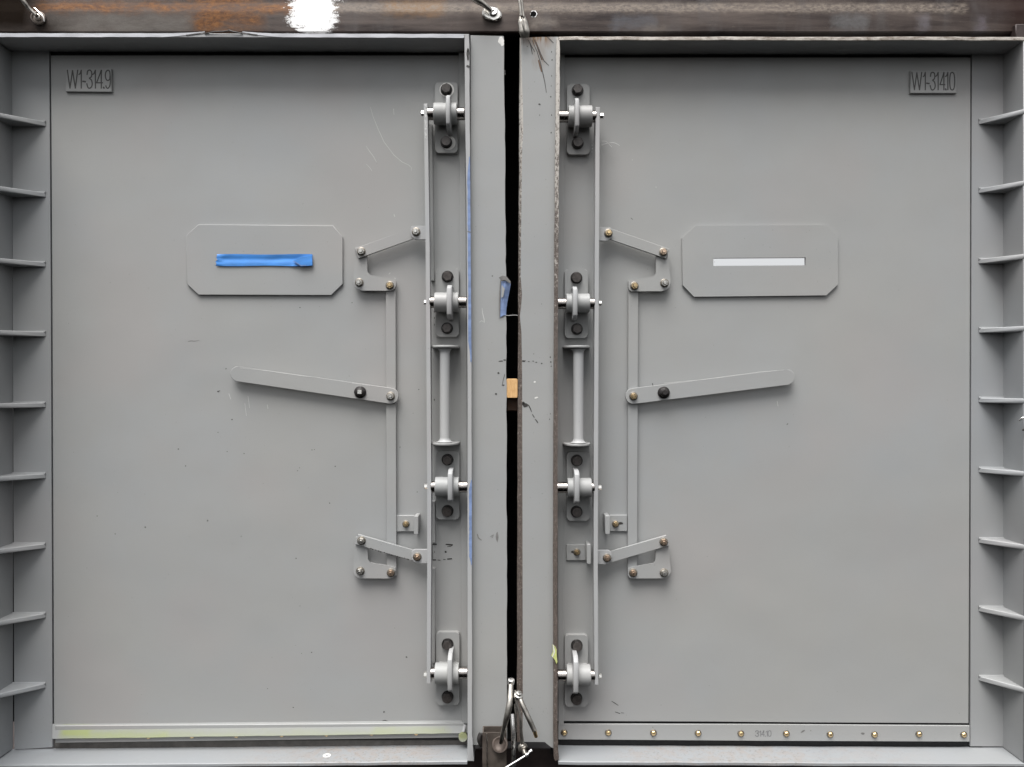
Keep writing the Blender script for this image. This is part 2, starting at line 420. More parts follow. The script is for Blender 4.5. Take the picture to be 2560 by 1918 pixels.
HF = 77.0
def quad_bar(bb, pts_back, pts_front, thick, up, m=0, cut=0.0):
    pass
def ledge(bb, xa, xb, yfront_a, yfront_b, thick, up, m=0, hb=-6, hf=HF, bev=1.5, n=1, wob=0):
    """horizontal flange: front edge from (xa,ya) to (xb,yb) measured at hf; thick mm added upward or downward"""
    N_ = max(2, n+1); sec = []
    for i in range(N_):
        t = i/(N_-1); x = xa+(xb-xa)*t; y = yfront_a+(yfront_b-yfront_a)*t+(random.uniform(-wob, wob) if wob else 0)
        p = P(x, y, hf); z0, z1 = (p.z, p.z+thick/1000) if up else (p.z-thick/1000, p.z)
        r = bev/1000
        sec.append([bb.bm.verts.new(v) for v in ((p.x, -hb/1000, z0), (p.x, -hf/1000+r, z0), (p.x, -hf/1000, z0+r), (p.x, -hf/1000, z1-r), (p.x, -hf/1000+r, z1), (p.x, -hb/1000, z1))])
    for a, c in zip(sec, sec[1:]):
        for k in range(6): bb.face([a[k], a[(k+1) % 6], c[(k+1) % 6], c[k]], m)
    bb.face(sec[0], m); bb.face(list(reversed(sec[-1])), m)

GL = [317, 494, 668, 842, 1019, 1196, 1371, 1545, 1720]
GR = [312, 484, 660, 833, 1007, 1182, 1358, 1529, 1702]
fl = thing('doorframe', P(640, 1900, 0), 'grey steel frame around the left door, fully painted with shadowed left side', 'door frame', 'door frames')
b = B(); ledge(b, -40, 1161, 93, 95, 10, True, n=30, wob=.5); b.build('top_flange', M['paint_light'], fl)
b = B(); ledge(b, -40, 1168, 1914, 1903, 9, False, n=24, wob=.5); b.build('bottom_flange', M['paint_ledge'], fl)
b = B(); b.prism([(30, 128), (123, 128), (126.5, 700), (129.5, 1440), (131, 1868), (36, 1874)], 0, -6); b.build('back_plate', M['paint_frame'], fl)
b = B(); b.box((P(26, 0).x-.010, -.235, Z0-.915), (P(26, 0).x+.004, .006, Z0+.829), 2); b.build('side_web', M['paint_frame'], fl)  # left web made deeper beyond view to shade the left side
# inner flange: front edge measured at HF
le = [(1161, 85), (1163, 300), (1166, 480), (1169, 960), (1168.5, 1440), (1169, 1840), (1168, 1903)]
re_ = [(1173, 85), (1174, 300), (1175.5, 480), (1179, 960), (1179.5, 1440), (1180, 1840), (1185, 1904)]
def wobble(pts, k, n=8):
    out = []
    for (x0, y0), (x1, y1) in zip(pts, pts[1:]):
        for i in range(n): out.append((x0+(x1-x0)*i/n+random.uniform(-k, k), y0+(y1-y0)*i/n))
    out.append(pts[-1]); return out
b = B(); b.prism(le+list(reversed(wobble(re_, .5))), HF, 0, 1.2)
for y, r, w_ in ((134, 10, .42), (146, 8, .5), (166, 3.5, 1.4), (126, 5, .6)): b.blot(1170, y, r, HF+.6, 1, w_)
b.build('jamb_flange', [M['paint_light'], M['scuff']], fl)
edge = wobble([(1260, 92), (1263, 480), (1265, 720), (1266, 960), (1267, 1440), (1268, 1861)], .9, 14)
MP = 61
b = B(); b.prism([(1176, 88), (1258, 90)]+edge+[(1176, 1864)], MP, MP-9, 1.0)
b.blot(1252, 102, 12, MP+.5, 1, .75); b.blot(1256, 110, 7, MP+.6, 1, .7)
for x, y, r, a_ in ((1252, 903, 1.5, 4), (1262, 900, 1.5, 3), (1246, 933, 3, 1), (1240, 985, 2, 1.6), (1258, 963, 1.6, 3), (1262, 185, 4, .6), (1261, 178, 3, .8), (1231, 690, 1.5, 1.2)): b.blot(x, y, r, MP+.4, 2, a_)
b.ribbon([(1262, 935), (1258, 950), (1256, 962)], 1.5, MP+.4, 2); b.ribbon([(1205, 770), (1207, 785), (1210, 797), (1211, 806), (1204, 802), (1198, 806)], 2, MP+.4, 3)
b.ribbon([(1193, 1335), (1196, 1345), (1204, 1351)], 3, MP+.4, 4); b.ribbon([(1226, 1342), (1234, 1337), (1230, 1345)], 2.5, MP+.4, 4); b.blot(1243, 1345, 14, MP+.3, 4, .3)
b.build('meeting_plate', [M['paint_plate'], M['white'], M['scuff'], M['scratch'], M['scuff_soft']], fl)
for y in GL: gusset(112, y, 32, -22, 77, fl)

fr = thing('doorframe', P(1920, 1900, 0), 'grey steel frame around the right door, front edges bare and rusty', 'door frame', 'door frames')
b = B(); ledge(b, 1396, 2640, 101, 102, 9.5, True, n=30, wob=.7)
ro = b.build('top_flange', [M['paint_frame'], M['bare_rail']], fr)
for p in ro.data.polygons:
    if p.normal.y < -.3: p.material_index = 1
b = B(); ledge(b, 1396, 2575, 1904, 1909, 9, False, n=24, wob=.7); b.build('bottom_flange', M['paint_ledge'], fr)
b = B(); b.prism([(2430, 134), (2514, 134), (2512, 1866), (2426, 1866), (2428, 960)], 0, -6); b.build('back_plate', M['paint_frame'], fr)
b = B(); b.box((P(2511, 0).x-.003, -HF/1000, Z0-.911), (P(2511, 0).x+.011, .006, Z0+.826), 2); b.build('side_web', M['paint_frame'], fr)
le = wobble([(1391, 94), (1389, 300), (1387, 480), (1384.5, 960), (1383, 1440), (1384, 1850), (1385, 1898)], .4)
re_ = wobble([(1399.5, 94), (1398.5, 300), (1397, 480), (1394, 960), (1393.5, 1440), (1394, 1850), (1397, 1900)], .6)
b = B(); b.prism(le+[(1388, 1904)]+list(reversed(re_)), HF, 0, 1.4); b.build('jamb_flange', M['rust_edge'], fr)
outer = wobble([(1299, 95), (1297, 480), (1294.5, 960), (1293, 1440), (1292.5, 1855)], .5, 12)
inner = [(1302.5, 95), (1304, 160), (1307, 260), (1308, 330), (1305.5, 370), (1304, 480), (1302, 640), (1301.5, 690), (1305, 735), (1303, 765), (1299.5, 790), (1303.5, 830), (1305, 900), (1305.5, 960), (1306, 1200), (1306.5, 1440), (1307, 1700), (1306.5, 1855)]
b = B(); b.prism(inner+[(1315, 1855), (1362, 1855), (1378, 1869), (1390, 1872), (1395, 92), (1340, 93)], MP, MP-9, .4)
for x, y, r, a_ in ((1309, 903, 2, 2.5), (1322, 904, 1.4, 2), (1333, 903, 1.2, 2), (1341, 906, 1.3, 2), (1354, 909, 1.6, 1.5), (1334, 885, 1.2, 1), (1313, 1013, 6, 1.3), (1308, 1008, 4, 1), (1349, 261, 2.4, 1.2), (1349, 288, 1.5, .8), (1354, 760, 1, 1),
                    (1376, 893, 2, .8), (1377, 905, 2.4, .7), (1378, 916, 2, .7), (1379, 190, 2, .5), (1378, 215, 1.5, .7), (1377, 242, 2.4, .6), (1380, 150, 2.5, .7), (1379, 288, 2.2, .6), (1378, 332, 3, .5), (1374, 1048, 2, .6), (1376, 1035, 1.6, .7), (1346, 18, 1, 1), (1318, 116, 1.6, .7), (1379, 130, 2.5, .5)): b.blot(x, y, r, MP+.4, 1, a_)
for l in ([(1314, 1008), (1322, 1014), (1326, 1022), (1329, 1030)], [(1331, 1036), (1336, 1044)], [(1338, 1048), (1342, 1053), (1345, 1058)], [(1304, 903), (1314, 902)]): b.ribbon(l, 2.6, MP+.45, 1)
for l in ([(1325, 108), (1329, 125), (1331, 136)], [(1321, 100), (1330, 118), (1337, 130)], [(1330, 100), (1343, 130), (1352, 160), (1362, 205), (1366, 232)], [(1341, 105), (1352, 135), (1360, 152), (1372, 164)], [(1334, 96), (1347, 128), (1354, 150)], [(1368, 92), (1376, 100), (1384, 108)]): b.ribbon(l, 2.2, MP+.5, 2)
for l in ([(1338, 100), (1345, 122), (1352, 142), (1356, 150)], [(1346, 150), (1350, 165), (1354, 180)]): b.ribbon(l, 4, MP+.42, 3)
for x, y in ((1337, 955), (1339, 995), (1342, 994)): b.blot(x, y, 2.2, MP+.4, 4, 1.4)
b.build('meeting_plate', [M['paint_plate'], M['scuff'], M['scuff'], M['rustline'], M['white']], fr)
b = B()   # ground chamfer along the gap
def xat(pts, y):
    for (xa, ya), (xb, yb) in zip(pts, pts[1:]):
        if ya <= y <= yb: return xa+(xb-xa)*(y-ya)/(yb-ya)
    return pts[-1][0]
rows = []
for i in range(90):
    y = 95+1760*i/89; xo, xi = xat(outer, y), xat(inner, y)
    rows.append([b.bm.verts.new(P(xi+.6, y, MP-.6)), b.bm.verts.new(P(xo*.55+xi*.45, y, MP-2.2)), b.bm.verts.new(P(xo, y, MP-6)), b.bm.verts.new(P(xo, y, MP-18)), b.bm.verts.new(P(xi+.6, y, MP-18))])
for a, c in zip(rows, rows[1:]):
    for k in range(5): b.face([a[k], a[(k+1) % 5], c[(k+1) % 5], c[k]])
b.face(rows[0]); b.face(rows[-1])
b.build('ground_edge', M['rust_edge'], fr)
for y in GR: gusset(2449, y, 2511, 2559, 77, fr)

# ------------------------------------------------------------------ hardware builders
GLYPH = {'W': [[(0, 0), (.25, 1), (.5, .02), (.77, 1), (1, 0)]], '1': [[(0, .24), (.45, .2), (.85, .02)], [(.88, 0), (.88, 1)]], '-': [[(0, .62), (1, .64)]],
         '3': [[(.05, .24), (.18, .05), (.55, 0), (.85, .08), (.92, .24), (.8, .38), (.5, .45), (.85, .55), (1, .76), (.85, .93), (.5, 1), (.2, .95), (0, .75)]],
         '4': [[(.78, .02), (0, .7), (1, .7)], [(.78, 0), (.78, 1)]], '.': [[(.3, .94), (.7, 1)]],
         '9': [[(.95, .3), (.85, .08), (.5, .01), (.15, .1), (.03, .3), (.18, .5), (.5, .57), (.85, .5), (.95, .3), (1, .6), (.88, .86), (.55, 1), (.25, .96), (.12, .86)]],
         '0': [[(.5, 0), (.15, .1), (.02, .5), (.15, .9), (.5, 1), (.85, .9), (.98, .5), (.85, .1), (.5, 0)]]}
def lettering(txt, spans, y0, y1, h, wd, mat, parent):
    """cut characters: one mesh of the whole marking"""
    bb = B()
    for ch, (xa, xb) in zip(txt, spans):
        for st in GLYPH[ch]:
            pts = [(xa+(xb-xa)*u, y0+(y1-y0)*v) for u, v in st]
            if len(pts) > 4 and ch != 'W':      # smooth the round characters
                sm = []
                for i in range(len(pts)-1):
                    p0, p1, p2, p3 = [Vector(pts[min(max(k, 0), len(pts)-1)]) for k in (i-1, i, i+1, i+2)]
                    for k in range(4):
                        t = k/4; q = .5*((2*p1)+(p2-p0)*t+(2*p0-5*p1+4*p2-p3)*t*t+(3*p1-p0-3*p2+p3)*t**3); sm.append((q.x, q.y))
                pts = sm+[pts[-1]]
            w_ = wd*1.3 if ch in '-.' else wd
            for i in range(len(pts)-1):
                a, c = Vector(pts[i]), Vector(pts[i+1]); d = (c-a).normalized()*w_*.3
                bb.ribbon([tuple(a-d), tuple(c+d)], w_, h+.25+.004*i, 0, taper=False)
    return bb.build('lettering', mat, parent)

def nut_screw(x, y, h, mat, parent, k=1.0, name='screw'):
    bb = B(); c = P(x, y, h); ax = (random.uniform(-.05, .05), -1, random.uniform(-.05, .05)); r = random.uniform(0, 1)
    bb.lathe(c, ax, [(-1, 10.6*k), (1.6*k, 10.6*k), (2.2*k, 9.8*k)], 20, 1)
    bb.lathe(c, ax, [(2.2*k, 8.0*k), (7.2*k, 8.0*k), (8.4*k, 7.0*k)], 6, smooth=False, rot=r)
    bb.lathe(c, ax, [(8.3*k, 5.3*k), (8.9*k, 5.3*k)], 14, 1)
    bb.lathe(c, ax, [(8.0*k, 4.2*k), (13*k, 4.2*k), (14*k, 3.4*k)], 14)
    return bb.build(name, [mat, M['washer_dark']], parent)
def dome_screw(x, y, h, mat, parent):
    bb = B(); c = P(x, y, h); r = random.uniform(0, 1)
    bb.lathe(c, (0, -1, 0), [(-1, 8.6), (1.2, 8.6), (1.8, 7.8)], 18, 1)
    bb.lathe(c, (random.uniform(-.06, .06), -1, random.uniform(-.06, .06)), [(1.4, 6.6), (4.2, 6.2), (5.6, 4.6), (6.2, 2.4)], 6, smooth=False, rot=r)
    return bb.build('screw', [mat, M['washer_dark']], parent)

def bearing(parent, plate, bolts, hub, fin, ring=False):
    px0, py0, px1, py1 = plate; hp = 15
    bb = B(); bb.prism(rrect(px0, py0, px1, py1, 8), hp, 0, 1.4)
    base = bb.build('latch_bearing', M['paint'], parent)
    hx0, hy0, hx1, hy1 = hub; ha = 46
    cx, cy = (hx0+hx1)/2, (hy0+hy1)/2; rad = (hy1-hy0)/2*sc(ha)*1000*.985; wid = (hx1-hx0)*sc(ha)*1000
    fcx = (fin[0]+fin[2])/2; ft = (fin[2]-fin[0])*sc(80)*1000
    c = P(hx0, cy, ha); tf = (P(fcx, cy, 80).x-c.x)*1000
    bb = B(); bb.lathe(c, (1, 0, 0), [(0, rad*.8), (0, rad-1.2), (1.2, rad), (tf-ft/2-11, rad), (tf-ft/2-6, rad*.97), (tf-ft/2-2, rad*1.0), (tf-ft/2, rad*1.12), (tf+ft/2, rad*1.12), (tf+ft/2+2, rad*1.0), (tf+ft/2+6, rad*.97), (tf+ft/2+11, rad), (wid-1.2, rad), (wid, rad-1.2), (wid, rad*.8)], 40)
    # pedestal joining the boss to its base plate
    bb.box((c.x+.006, -(ha)/1000, c.z-rad*.72/1000), (c.x+wid/1000-.006, -(hp-1)/1000, c.z+rad*.72/1000))
    bb.build('boss', M['paint'], base)
    # web fin across the boss
    fy = cy; z0 = P(fcx, cy, 60).z; xl = P(fcx, cy, 80).x-ft/2000
    ln = (fin[3]-fin[1])/2*sc(80)
    prof = [(-ln, hp-1), (-ln, 64), (-ln*.78, 82), (ln*.78, 82), (ln, 64), (ln, hp-1)]
    zc = P(fcx, (fin[1]+fin[3])/2, 80).z
    # keep the fin centred on the boss axis but at the measured front height
    zc = zc*.75+c.z*.25
    bb = B(); A = [bb.bm.verts.new((xl, -h/1000, zc+z)) for z, h in prof]; C_ = [bb.bm.verts.new((xl+ft/1000, -h/1000, zc+z)) for z, h in prof]
    bb.face(A); bb.face(list(reversed(C_)))
    for i in range(6): bb.face([A[i], A[(i+1) % 6], C_[(i+1) % 6], C_[i]])
    bmesh.ops.recalc_face_normals(bb.bm, faces=bb.bm.faces[:])
    bmesh.ops.bevel(bb.bm, geom=bb.bm.edges[:], offset=.0012, segments=1, profile=.5, affect='EDGES')
    bb.build('fin', M['paint_light'], base)
    for i, (x, y) in enumerate(bolts):
        bb = B(); p = P(x, y, hp)
        if ring:
            q = P(x+(1 if i == 0 else 5), y, hp)
            bb.lathe(q, (0, -1, 0), [(-.5, 18), (.5, 18)], 22, 1)
        bb.lathe(p, (0, -1, 0), [(-1, 14.6), (2.6, 14.6), (3.2, 14)], 24)
        bb.lathe(p, (random.uniform(-.04, .04), -1, random.uniform(-.04, .04)), [(3, 12.4), (13.5, 12.4), (15, 11.2)], 24 if (i+int(x)) % 3 else 6, smooth=bool((i+int(x)) % 3), rot=random.random())
        hd = [f for f in bb.bm.faces if f.calc_center_median().y < -.0295]
        for f in hd: f.material_index = 2
        bb.build('bolt', [M['oxide'], M['white'], M['oxide_head']], base)
    return base

def handle(parent, x0, x1, yt, yb, rx, wid):
    """upright round grip between two half-round end plates welded to the door"""
    hg = 52; r = (rx[1]-rx[0])/2*sc(hg)*1000; xc = (rx[0]+rx[1])/2
    a, c = P(xc, yt, hg), P(xc, yb, hg)
    bb = B(); L = (a.z-c.z)*1000
    bb.lathe(Vector((a.x, a.y, c.z)), (0, 0, 1), [(2, r+7), (4, r+3.5), (8, r+.8), (13, r), (L-13, r), (L-8, r+.8), (L-4, r+3.5), (L-2, r+7)], 28)
    grip = bb.build('pull_handle', M['paint_light'], parent)
    for p, sg in ((a, 1), (c, -1)):
        w_ = (x1-x0)/2*sc(20); xcen = P((x0+x1)/2, 0, 20).x; t = .006
        pts = [(xcen-w_, 0)]; n = 14
        for k in range(n+1):
            an = math.pi-math.pi*k/n; pts.append((xcen+w_*math.cos(an), -.028-.044*math.sin(an)))
        pts.append((xcen+w_, 0))
        bb = B(); z0 = p.z if sg > 0 else p.z-t
        A = [bb.bm.verts.new((x, y, z0)) for x, y in pts]; C_ = [bb.bm.verts.new((x, y, z0+t)) for x, y in pts]
        bb.face(A); bb.face(list(reversed(C_)))
        for i in range(len(pts)): bb.face([A[i], A[(i+1) % len(pts)], C_[(i+1) % len(pts)], C_[i]])
        bmesh.ops.recalc_face_normals(bb.bm, faces=bb.bm.faces[:])
        bmesh.ops.bevel(bb.bm, geom=[e for e in bb.bm.edges if abs(e.verts[0].co.z-e.verts[1].co.z) < 1e-5], offset=.0015, segments=1, profile=.5, affect='EDGES')
        bb.build('end_flange', M['paint'], grip)

def bar_between(p, q, w0, w1, round0=True, round1=True, ext0=0, ext1=0):
    """flat bar outline in photo measure from p to q"""
    dx, dy = q[0]-p[0], q[1]-p[1]; l = math.hypot(dx, dy); ux, uy = dx/l, dy/l; nx, ny = -uy, ux
    pts = []
    def end(c, w, sg, rnd, ext):
        if rnd:
            n = 9
            for k in range(n+1):
                a = math.pi*k/n
                pts.append((c[0]+nx*w/2*math.cos(a)*sg+ux*sg*w/2*math.sin(a), c[1]+ny*w/2*math.cos(a)*sg+uy*sg*w/2*math.sin(a)))
        else:
            for s_ in (1, -1): pts.append((c[0]+nx*w/2*s_*sg+ux*sg*ext, c[1]+ny*w/2*s_*sg+uy*sg*ext))
    end(q, w1, 1, round1, ext1); end(p, w0, -1, round0, ext0)
    return pts

def l_bracket(parent, base, flange, screw, mat, slot=None, up_right=True):
    bb = B(); bb.prism(rect(*base), 6, 0, .8)
    fx0, fy0, fx1, fy1 = flange
    bb.prism(rrect(fx0, fy0, fx1, fy1, 2.5, 3), 44, 2, 1.0)
    if slot: bb.blot(slot[0], slot[1], 3.4, 6.4, 1, 1.9)
    o = bb.build('stop_bracket', [M['paint'], M['scuff']], parent)
    nut_screw(screw[0], screw[1], 6, mat, o, .85)

def vision(parent, pts, hgt=7, slot=None):
    bb = B()
    if not slot:
        bb.prism(pts, hgt, -1, 1.2)
    else:      # plate with a real slot: ring of quads
        inn = [P(x, y, hgt) for x, y in slot]; out = [P(x, y, hgt) for x, y in pts]
        vi = [bb.bm.verts.new(v) for v in inn]; vo = [bb.bm.verts.new(v) for v in out]
        bi = [bb.bm.verts.new((v.x, .002, v.z)) for v in inn]; bo = [bb.bm.verts.new((v.x, .001, v.z)) for v in out]
        n = len(out)
        m = [0, 1, 1, 2, 2, 3, 3, 0]     # which slot corner each outline corner belongs to
        for i in range(n):
            j = (i+1) % n
            if m[i] == m[j]: bb.face([vo[i], vo[j], vi[m[i]]])
            else: bb.face([vo[i], vo[j], vi[m[j]], vi[m[i]]])
            bb.face([vo[j], vo[i], bo[i], bo[j]])
        for i in range(4): bb.face([vi[i], vi[(i+1) % 4], bi[(i+1) % 4], bi[i]])
    return bb.build('vision_plate', M['paint'], parent)

def gap_backing(parent, rects, mat='black'):  # dark sheets added behind the joints so the gaps show dark
    bb = B()
    for r in rects: bb.prism(rect(*r), -9, -14)
    bb.build('gap_backing', M[mat], parent)

# ------------------------------------------------------------------ left door
dl = thing('door', P(640, 1860, 0), 'grey steel door on the left, marked W1-314.9 and with taped vision slot', 'door', 'steel doors')
b = B()
lefte = [(127.5, 139), (131, 700), (134, 1440), (135.5, 1832)]
b.prism([(127.5, 139), (1172, 139), (1176, 1832)]+list(reversed(lefte[1:])), 0, -7)
for l, wd in (([(926, 268), (932, 290), (944, 320), (960, 355), (985, 388), (1005, 405), (1022, 413), (1029, 420), (1028, 428)], 1.2), ([(915, 365), (925, 380), (934, 392), (941, 405)], 1.2), ([(984, 272), (985, 287)], 1.3),
              ([(915, 410), (925, 420), (930, 428)], .8), ([(985, 536), (987, 542)], 2), ([(572, 984), (577, 998)], 1.6), ([(620, 990), (624, 1020)], 1.1), ([(612, 1008), (616, 1040)], 1), ([(668, 1012), (670, 1022)], 1.4), ([(907, 660), (909, 676)], 1.2), ([(972, 686), (976, 682)], 2), ([(986, 695), (989, 697)], 2.4)): b.ribbon(l, wd, .3, 1)
rnd = random.Random(3)
for x, y, r in ((446, 1123, 1.8), (363, 1318, 2), (519, 1302, 2), (243, 1290, 1.5), (288, 1335, 1.5), (610, 1134, 1.5), (568, 1129, 1.2), (464, 1165, 1.5), (603, 1341, 1.4), (545, 1081, 1.2), (580, 1049, 1.6), (838, 1166, 1.5), (824, 1258, 1.5), (740, 1396, 1.6), (780, 1125, 1.4), (786, 1124, 1.2), (744, 1177, 1.2), (749, 1170, 1.1), (779, 1631, 1.6), (1016, 1643, 1.9), (733, 1769, 1.6), (960, 1780, 2.2), (728, 1806, 1.6), (750, 769, 1.5), (565, 922, 1.6), (1000, 1118, 1.5), (750, 1515, 1), (754, 1634, 1), (669, 1722, 1), (1047, 974, 1.4), (1043, 1230, 1.2), (545, 979, 1.8), (880, 757, 1.4)): b.blot(x, y, r, .3, 2)
for i in range(60): b.blot(rnd.uniform(160, 1050), rnd.uniform(260, 1790), rnd.uniform(.5, 1.0), .3, 3)
b.ribbon([(470, 854), (478, 852), (486, 853), (498, 851)], 1.4, .3, 3); b.ribbon([(543, 979), (550, 977)], 1.6, .3, 2)
# marks left by a removed bracket
for l, wd in (([(1080, 1362), (1080, 1385), (1081, 1400)], 4.5), ([(1079, 1361), (1092, 1361)], 4), ([(1082, 1400), (1090, 1400)], 4), ([(1114, 1361), (1124, 1362), (1132, 1362)], 4), ([(1118, 1367), (1126, 1366), (1132, 1363)], 2.2), ([(1094, 1400), (1101, 1401)], 2.2), ([(1108, 1399), (1114, 1399)], 2), ([(1118, 1398), (1130, 1397)], 4)): b.ribbon(l, wd, .35, 2)
b.blot(1114.5, 1380, 2.8, .35, 2); b.blot(1086, 1380, 4, .3, 3, .5)
for y in (1000, 780, 795, 812): b.blot(1086, y, 3, .3, 2, .4)
b.ribbon([(955, 1803), (962, 1801), (970, 1803)], 2, .3, 2)
b.build('door_sheet', [M['paint'], M['scratch'], M['scuff'], M['scuff_soft']], dl)
gap_backing(dl, [(100, 162, 170, 1786)], 'navy')
gap_backing(dl, [(100, 115, 170, 160), (100, 1790, 170, 1850), (170, 1790, 1130, 1850), (170, 115, 1130, 160), (1130, 115, 1184, 1850)])  # black top strip deepens the shade under the flange
gap_backing(dl, [(136, 1851, 1184, 1885)], 'gap')
b = B(); b.prism([(1146.5, 131), (1162, 131), (1167, 960), (1169, 1809), (1154, 1809), (1152, 960)], 5, 0, .8); b.build('edge_bar', M['paint'], dl)
for (xa, ya, xb, yb) in ((1072, 310, 1077, 702), (1079, 1253, 1080, 1357), (1079, 1421, 1079, 1658)):
    b = B(); b.prism([(xa, ya), (xa+8.5, ya), (xb+8.5, yb), (xb, yb)], 10, 0, .8); b.build('guide_strip', M['paint'], dl)
b = B(); b.prism([(165, 172), (278, 172), (279, 230), (164, 229)], 7, 0, 1); npl = b.build('number_plate', M['paint'], dl)
lettering('W1-314.9', [(168.4, 194.3), (197, 204), (207, 213.6), (217, 230.5), (231, 239.5), (241.5, 256.5), (257.5, 261.5), (263, 276)], 175.5, 220.8, 7, 3.1, M['ink'], npl)
vp = vision(dl, [(495.5, 561), (832, 564), (856, 592), (857, 710), (828, 738.5), (496, 737.5), (467, 710), (464, 590)])
PL = [((1087.5, 206, 1144, 382), [(1116, 225), (1116, 357)], (1085, 258, 1143, 311), (1115, 233, 1125, 320)),
      ((1089, 671, 1147, 842), [(1119, 692), (1118, 821)], (1087, 731, 1147, 781), (1117, 711, 1129, 796)),
      ((1090, 1128, 1148.5, 1299), [(1119, 1149), (1119, 1277)], (1088.5, 1192, 1147.5, 1241), (1119.5, 1174, 1131, 1258)),
      ((1090.5, 1581, 1148.5, 1763), [(1119, 1610), (1119, 1741)], (1088, 1657, 1147.5, 1709), (1119, 1636, 1130, 1733))]
for i, (pl, bo, hu, fi) in enumerate(PL): bearing(dl, pl, bo, hu, fi, i == 0)
handle(dl, 1080, 1148.5, 870, 1107, (1099.5, 1124.5), 10)
l_bracket(dl, (990, 1289, 1036, 1329), (1034.5, 1290.5, 1045.5, 1337), (1015, 1309.7), M['brass'])
# curved rubber weather flap with a greenish smear and the screwed strip below it
b = B(); sec = []
for i in range(41):
    t = i/40; x = 131+(1158-131)*t; yt = 1810-9*t; yb = 1847-14*t+random.uniform(-.4, .4)
    if t < .012: yb -= 0
    r_ = []
    for k in range(9):
        u = k/8; hh = .5+15*u**.95; y_ = yt+(yb-yt)*u
        r_.append(b.bm.verts.new(P(x, y_, hh)))
    r_.append(b.bm.verts.new(P(x, yb+1.2, 14.5))); r_.append(b.bm.verts.new(P(x, yb-4, 8)))
    sec.append(r_)
for a, c in zip(sec, sec[1:]):
    for k in range(len(a)-1): b.face([a[k], a[k+1], c[k+1], c[k]], 0, True)
b.build('rubber_flap', M['paint_flap'], dl)
b = B(); b.prism([(138, 1815), (1160, 1808), (1160, 1844), (138, 1857.5)], 7, -5, .8); st = b.build('bottom_strip', M['paint'], dl)
for x, y in ((372, 1845), (481, 1844), (592, 1842.5), (705, 1840.5), (817, 1839), (930, 1837), (1041, 1836.5)): dome_screw(x, y-5, 5, M['brass'], st)
b = B(); b.lathe(P(1157.5, 1844, 24), (.12, -1, .1), [(-26, 10), (-2, 11), (0, 10.4)], 26); b.build('seal_tube', M['paint_tube'], dl)
b = B(); b.tube([P(1162, 1812, 12), P(1158, 1830, 20)], 3.2, 10, flat=.5); b.build('seal_clip', M['paint_light'], dl)

# ------------------------------------------------------------------ right door
dr = thing('door', P(1920, 1860, 0), 'grey steel door on the right, marked W1-314.10 and with open vision slot', 'door', 'steel doors')
b = B()
slot = [(1783.5, 645.5), (2014.5, 644), (2014.5, 663.5), (1783.5, 665)]
slot_b = [(1780, 642), (2018, 640), (2018, 667), (1780, 669)]
# door sheet in front with a cut-out behind the vision plate
xs = [1390, 1780, 2018, 2424]; top, bot = 136, 1805
def vq(x, y, h): return b.bm.verts.new(P(x, y, 0)+Vector((0, -h/1000, 0)))
cells = [[(1390, 144), (1780, 144), (1780, 1804), (1390, 1802.5)], [(1780, 144), (2018, 144), (2018, 641), (1780, 641)], [(1780, 668), (2018, 668), (2018, 1806), (1780, 1804)], [(2018, 144), (2426, 144), (2424, 960), (2421, 1808), (2018, 1806)]]
for c_ in cells: b.face([vq(x, y, 0) for x, y in reversed(c_)])
for c_ in cells: b.face([vq(x, y, -7) for x, y in c_])
hole = [(1780, 641), (2018, 641), (2018, 668), (1780, 668)]
for i in range(4): b.face([vq(*hole[i], 0), vq(*hole[(i+1) % 4], 0), vq(*hole[(i+1) % 4], -7), vq(*hole[i], -7)])
low = [(1390, 1802.5), (1780, 1804), (2018, 1806), (2421, 1808)]
for p_, q_ in zip(low, low[1:]): b.face([vq(*p_, 0), vq(*q_, 0), vq(*q_, -7), vq(*p_, -7)])
for p_, q_ in (((2426, 144), (2424, 960)), ((2424, 960), (2421, 1808))): b.face([vq(*p_, 0), vq(*q_, 0), vq(*q_, -7), vq(*p_, -7)])
for l, wd in (([(1529, 1753), (1537, 1758), (1546, 1764)], 2), ([(1538, 1780), (1550, 1784)], 2), ([(1553, 1782), (1560, 1783)], 1.4), ([(1967, 1062), (1970, 1059)], 2), ([(1577, 545), (1582, 549)], 1.5), ([(1631, 958), (1633, 968)], 2.4)): b.ribbon(l, wd, .3, 1)
rnd = random.Random(11)
for i in range(45): b.blot(rnd.uniform(1620, 2400), rnd.uniform(260, 1790), rnd.uniform(.4, .9), .3, 2)
for x, y, r in ((1640, 468, 1.4), (1581, 400, 1.2), (1480, 363, 1.6), (1481, 372, 1.8), (1480, 380, 1.6)): b.blot(x, y, r, .3, 3)
b.ribbon([(1943, 1003), (1945, 1016)], 1.6, .3, 3)
b.build('door_sheet', [M['paint'], M['scuff'], M['scuff_soft'], M['scratch']], dr, fixn=False)
gap_backing(dr, [(1376, 120, 1430, 1885), (1430, 120, 2380, 165), (2380, 120, 2455, 1885), (1430, 1785, 2380, 1885)])
b = B(); b.prism([(1397, 136), (1411.5, 136), (1407.5, 960), (1409.5, 1813), (1396, 1813), (1393, 960)], 5, 0, .8); b.build('edge_bar', M['paint'], dr)
b = B(); b.prism([(2277, 177), (2391, 178), (2392, 233), (2276, 233)], 7, 0, 1); npl = b.build('number_plate', M['paint'], dr)
lettering('W1-314.10', [(2280, 2304.3), (2308, 2314), (2316.5, 2323), (2325.5, 2338), (2337.5, 2346.5), (2350, 2362.5), (2362.5, 2366.5), (2363.5, 2370.5), (2374, 2387)], 181, 225, 7, 2.9, M['ink'], npl)
vision(dr, [(1738, 564.6), (2065, 562.6), (2094.7, 591), (2095, 711), (2066, 738.5), (1735, 742), (1707, 713), (1705, 596)], 7, slot)
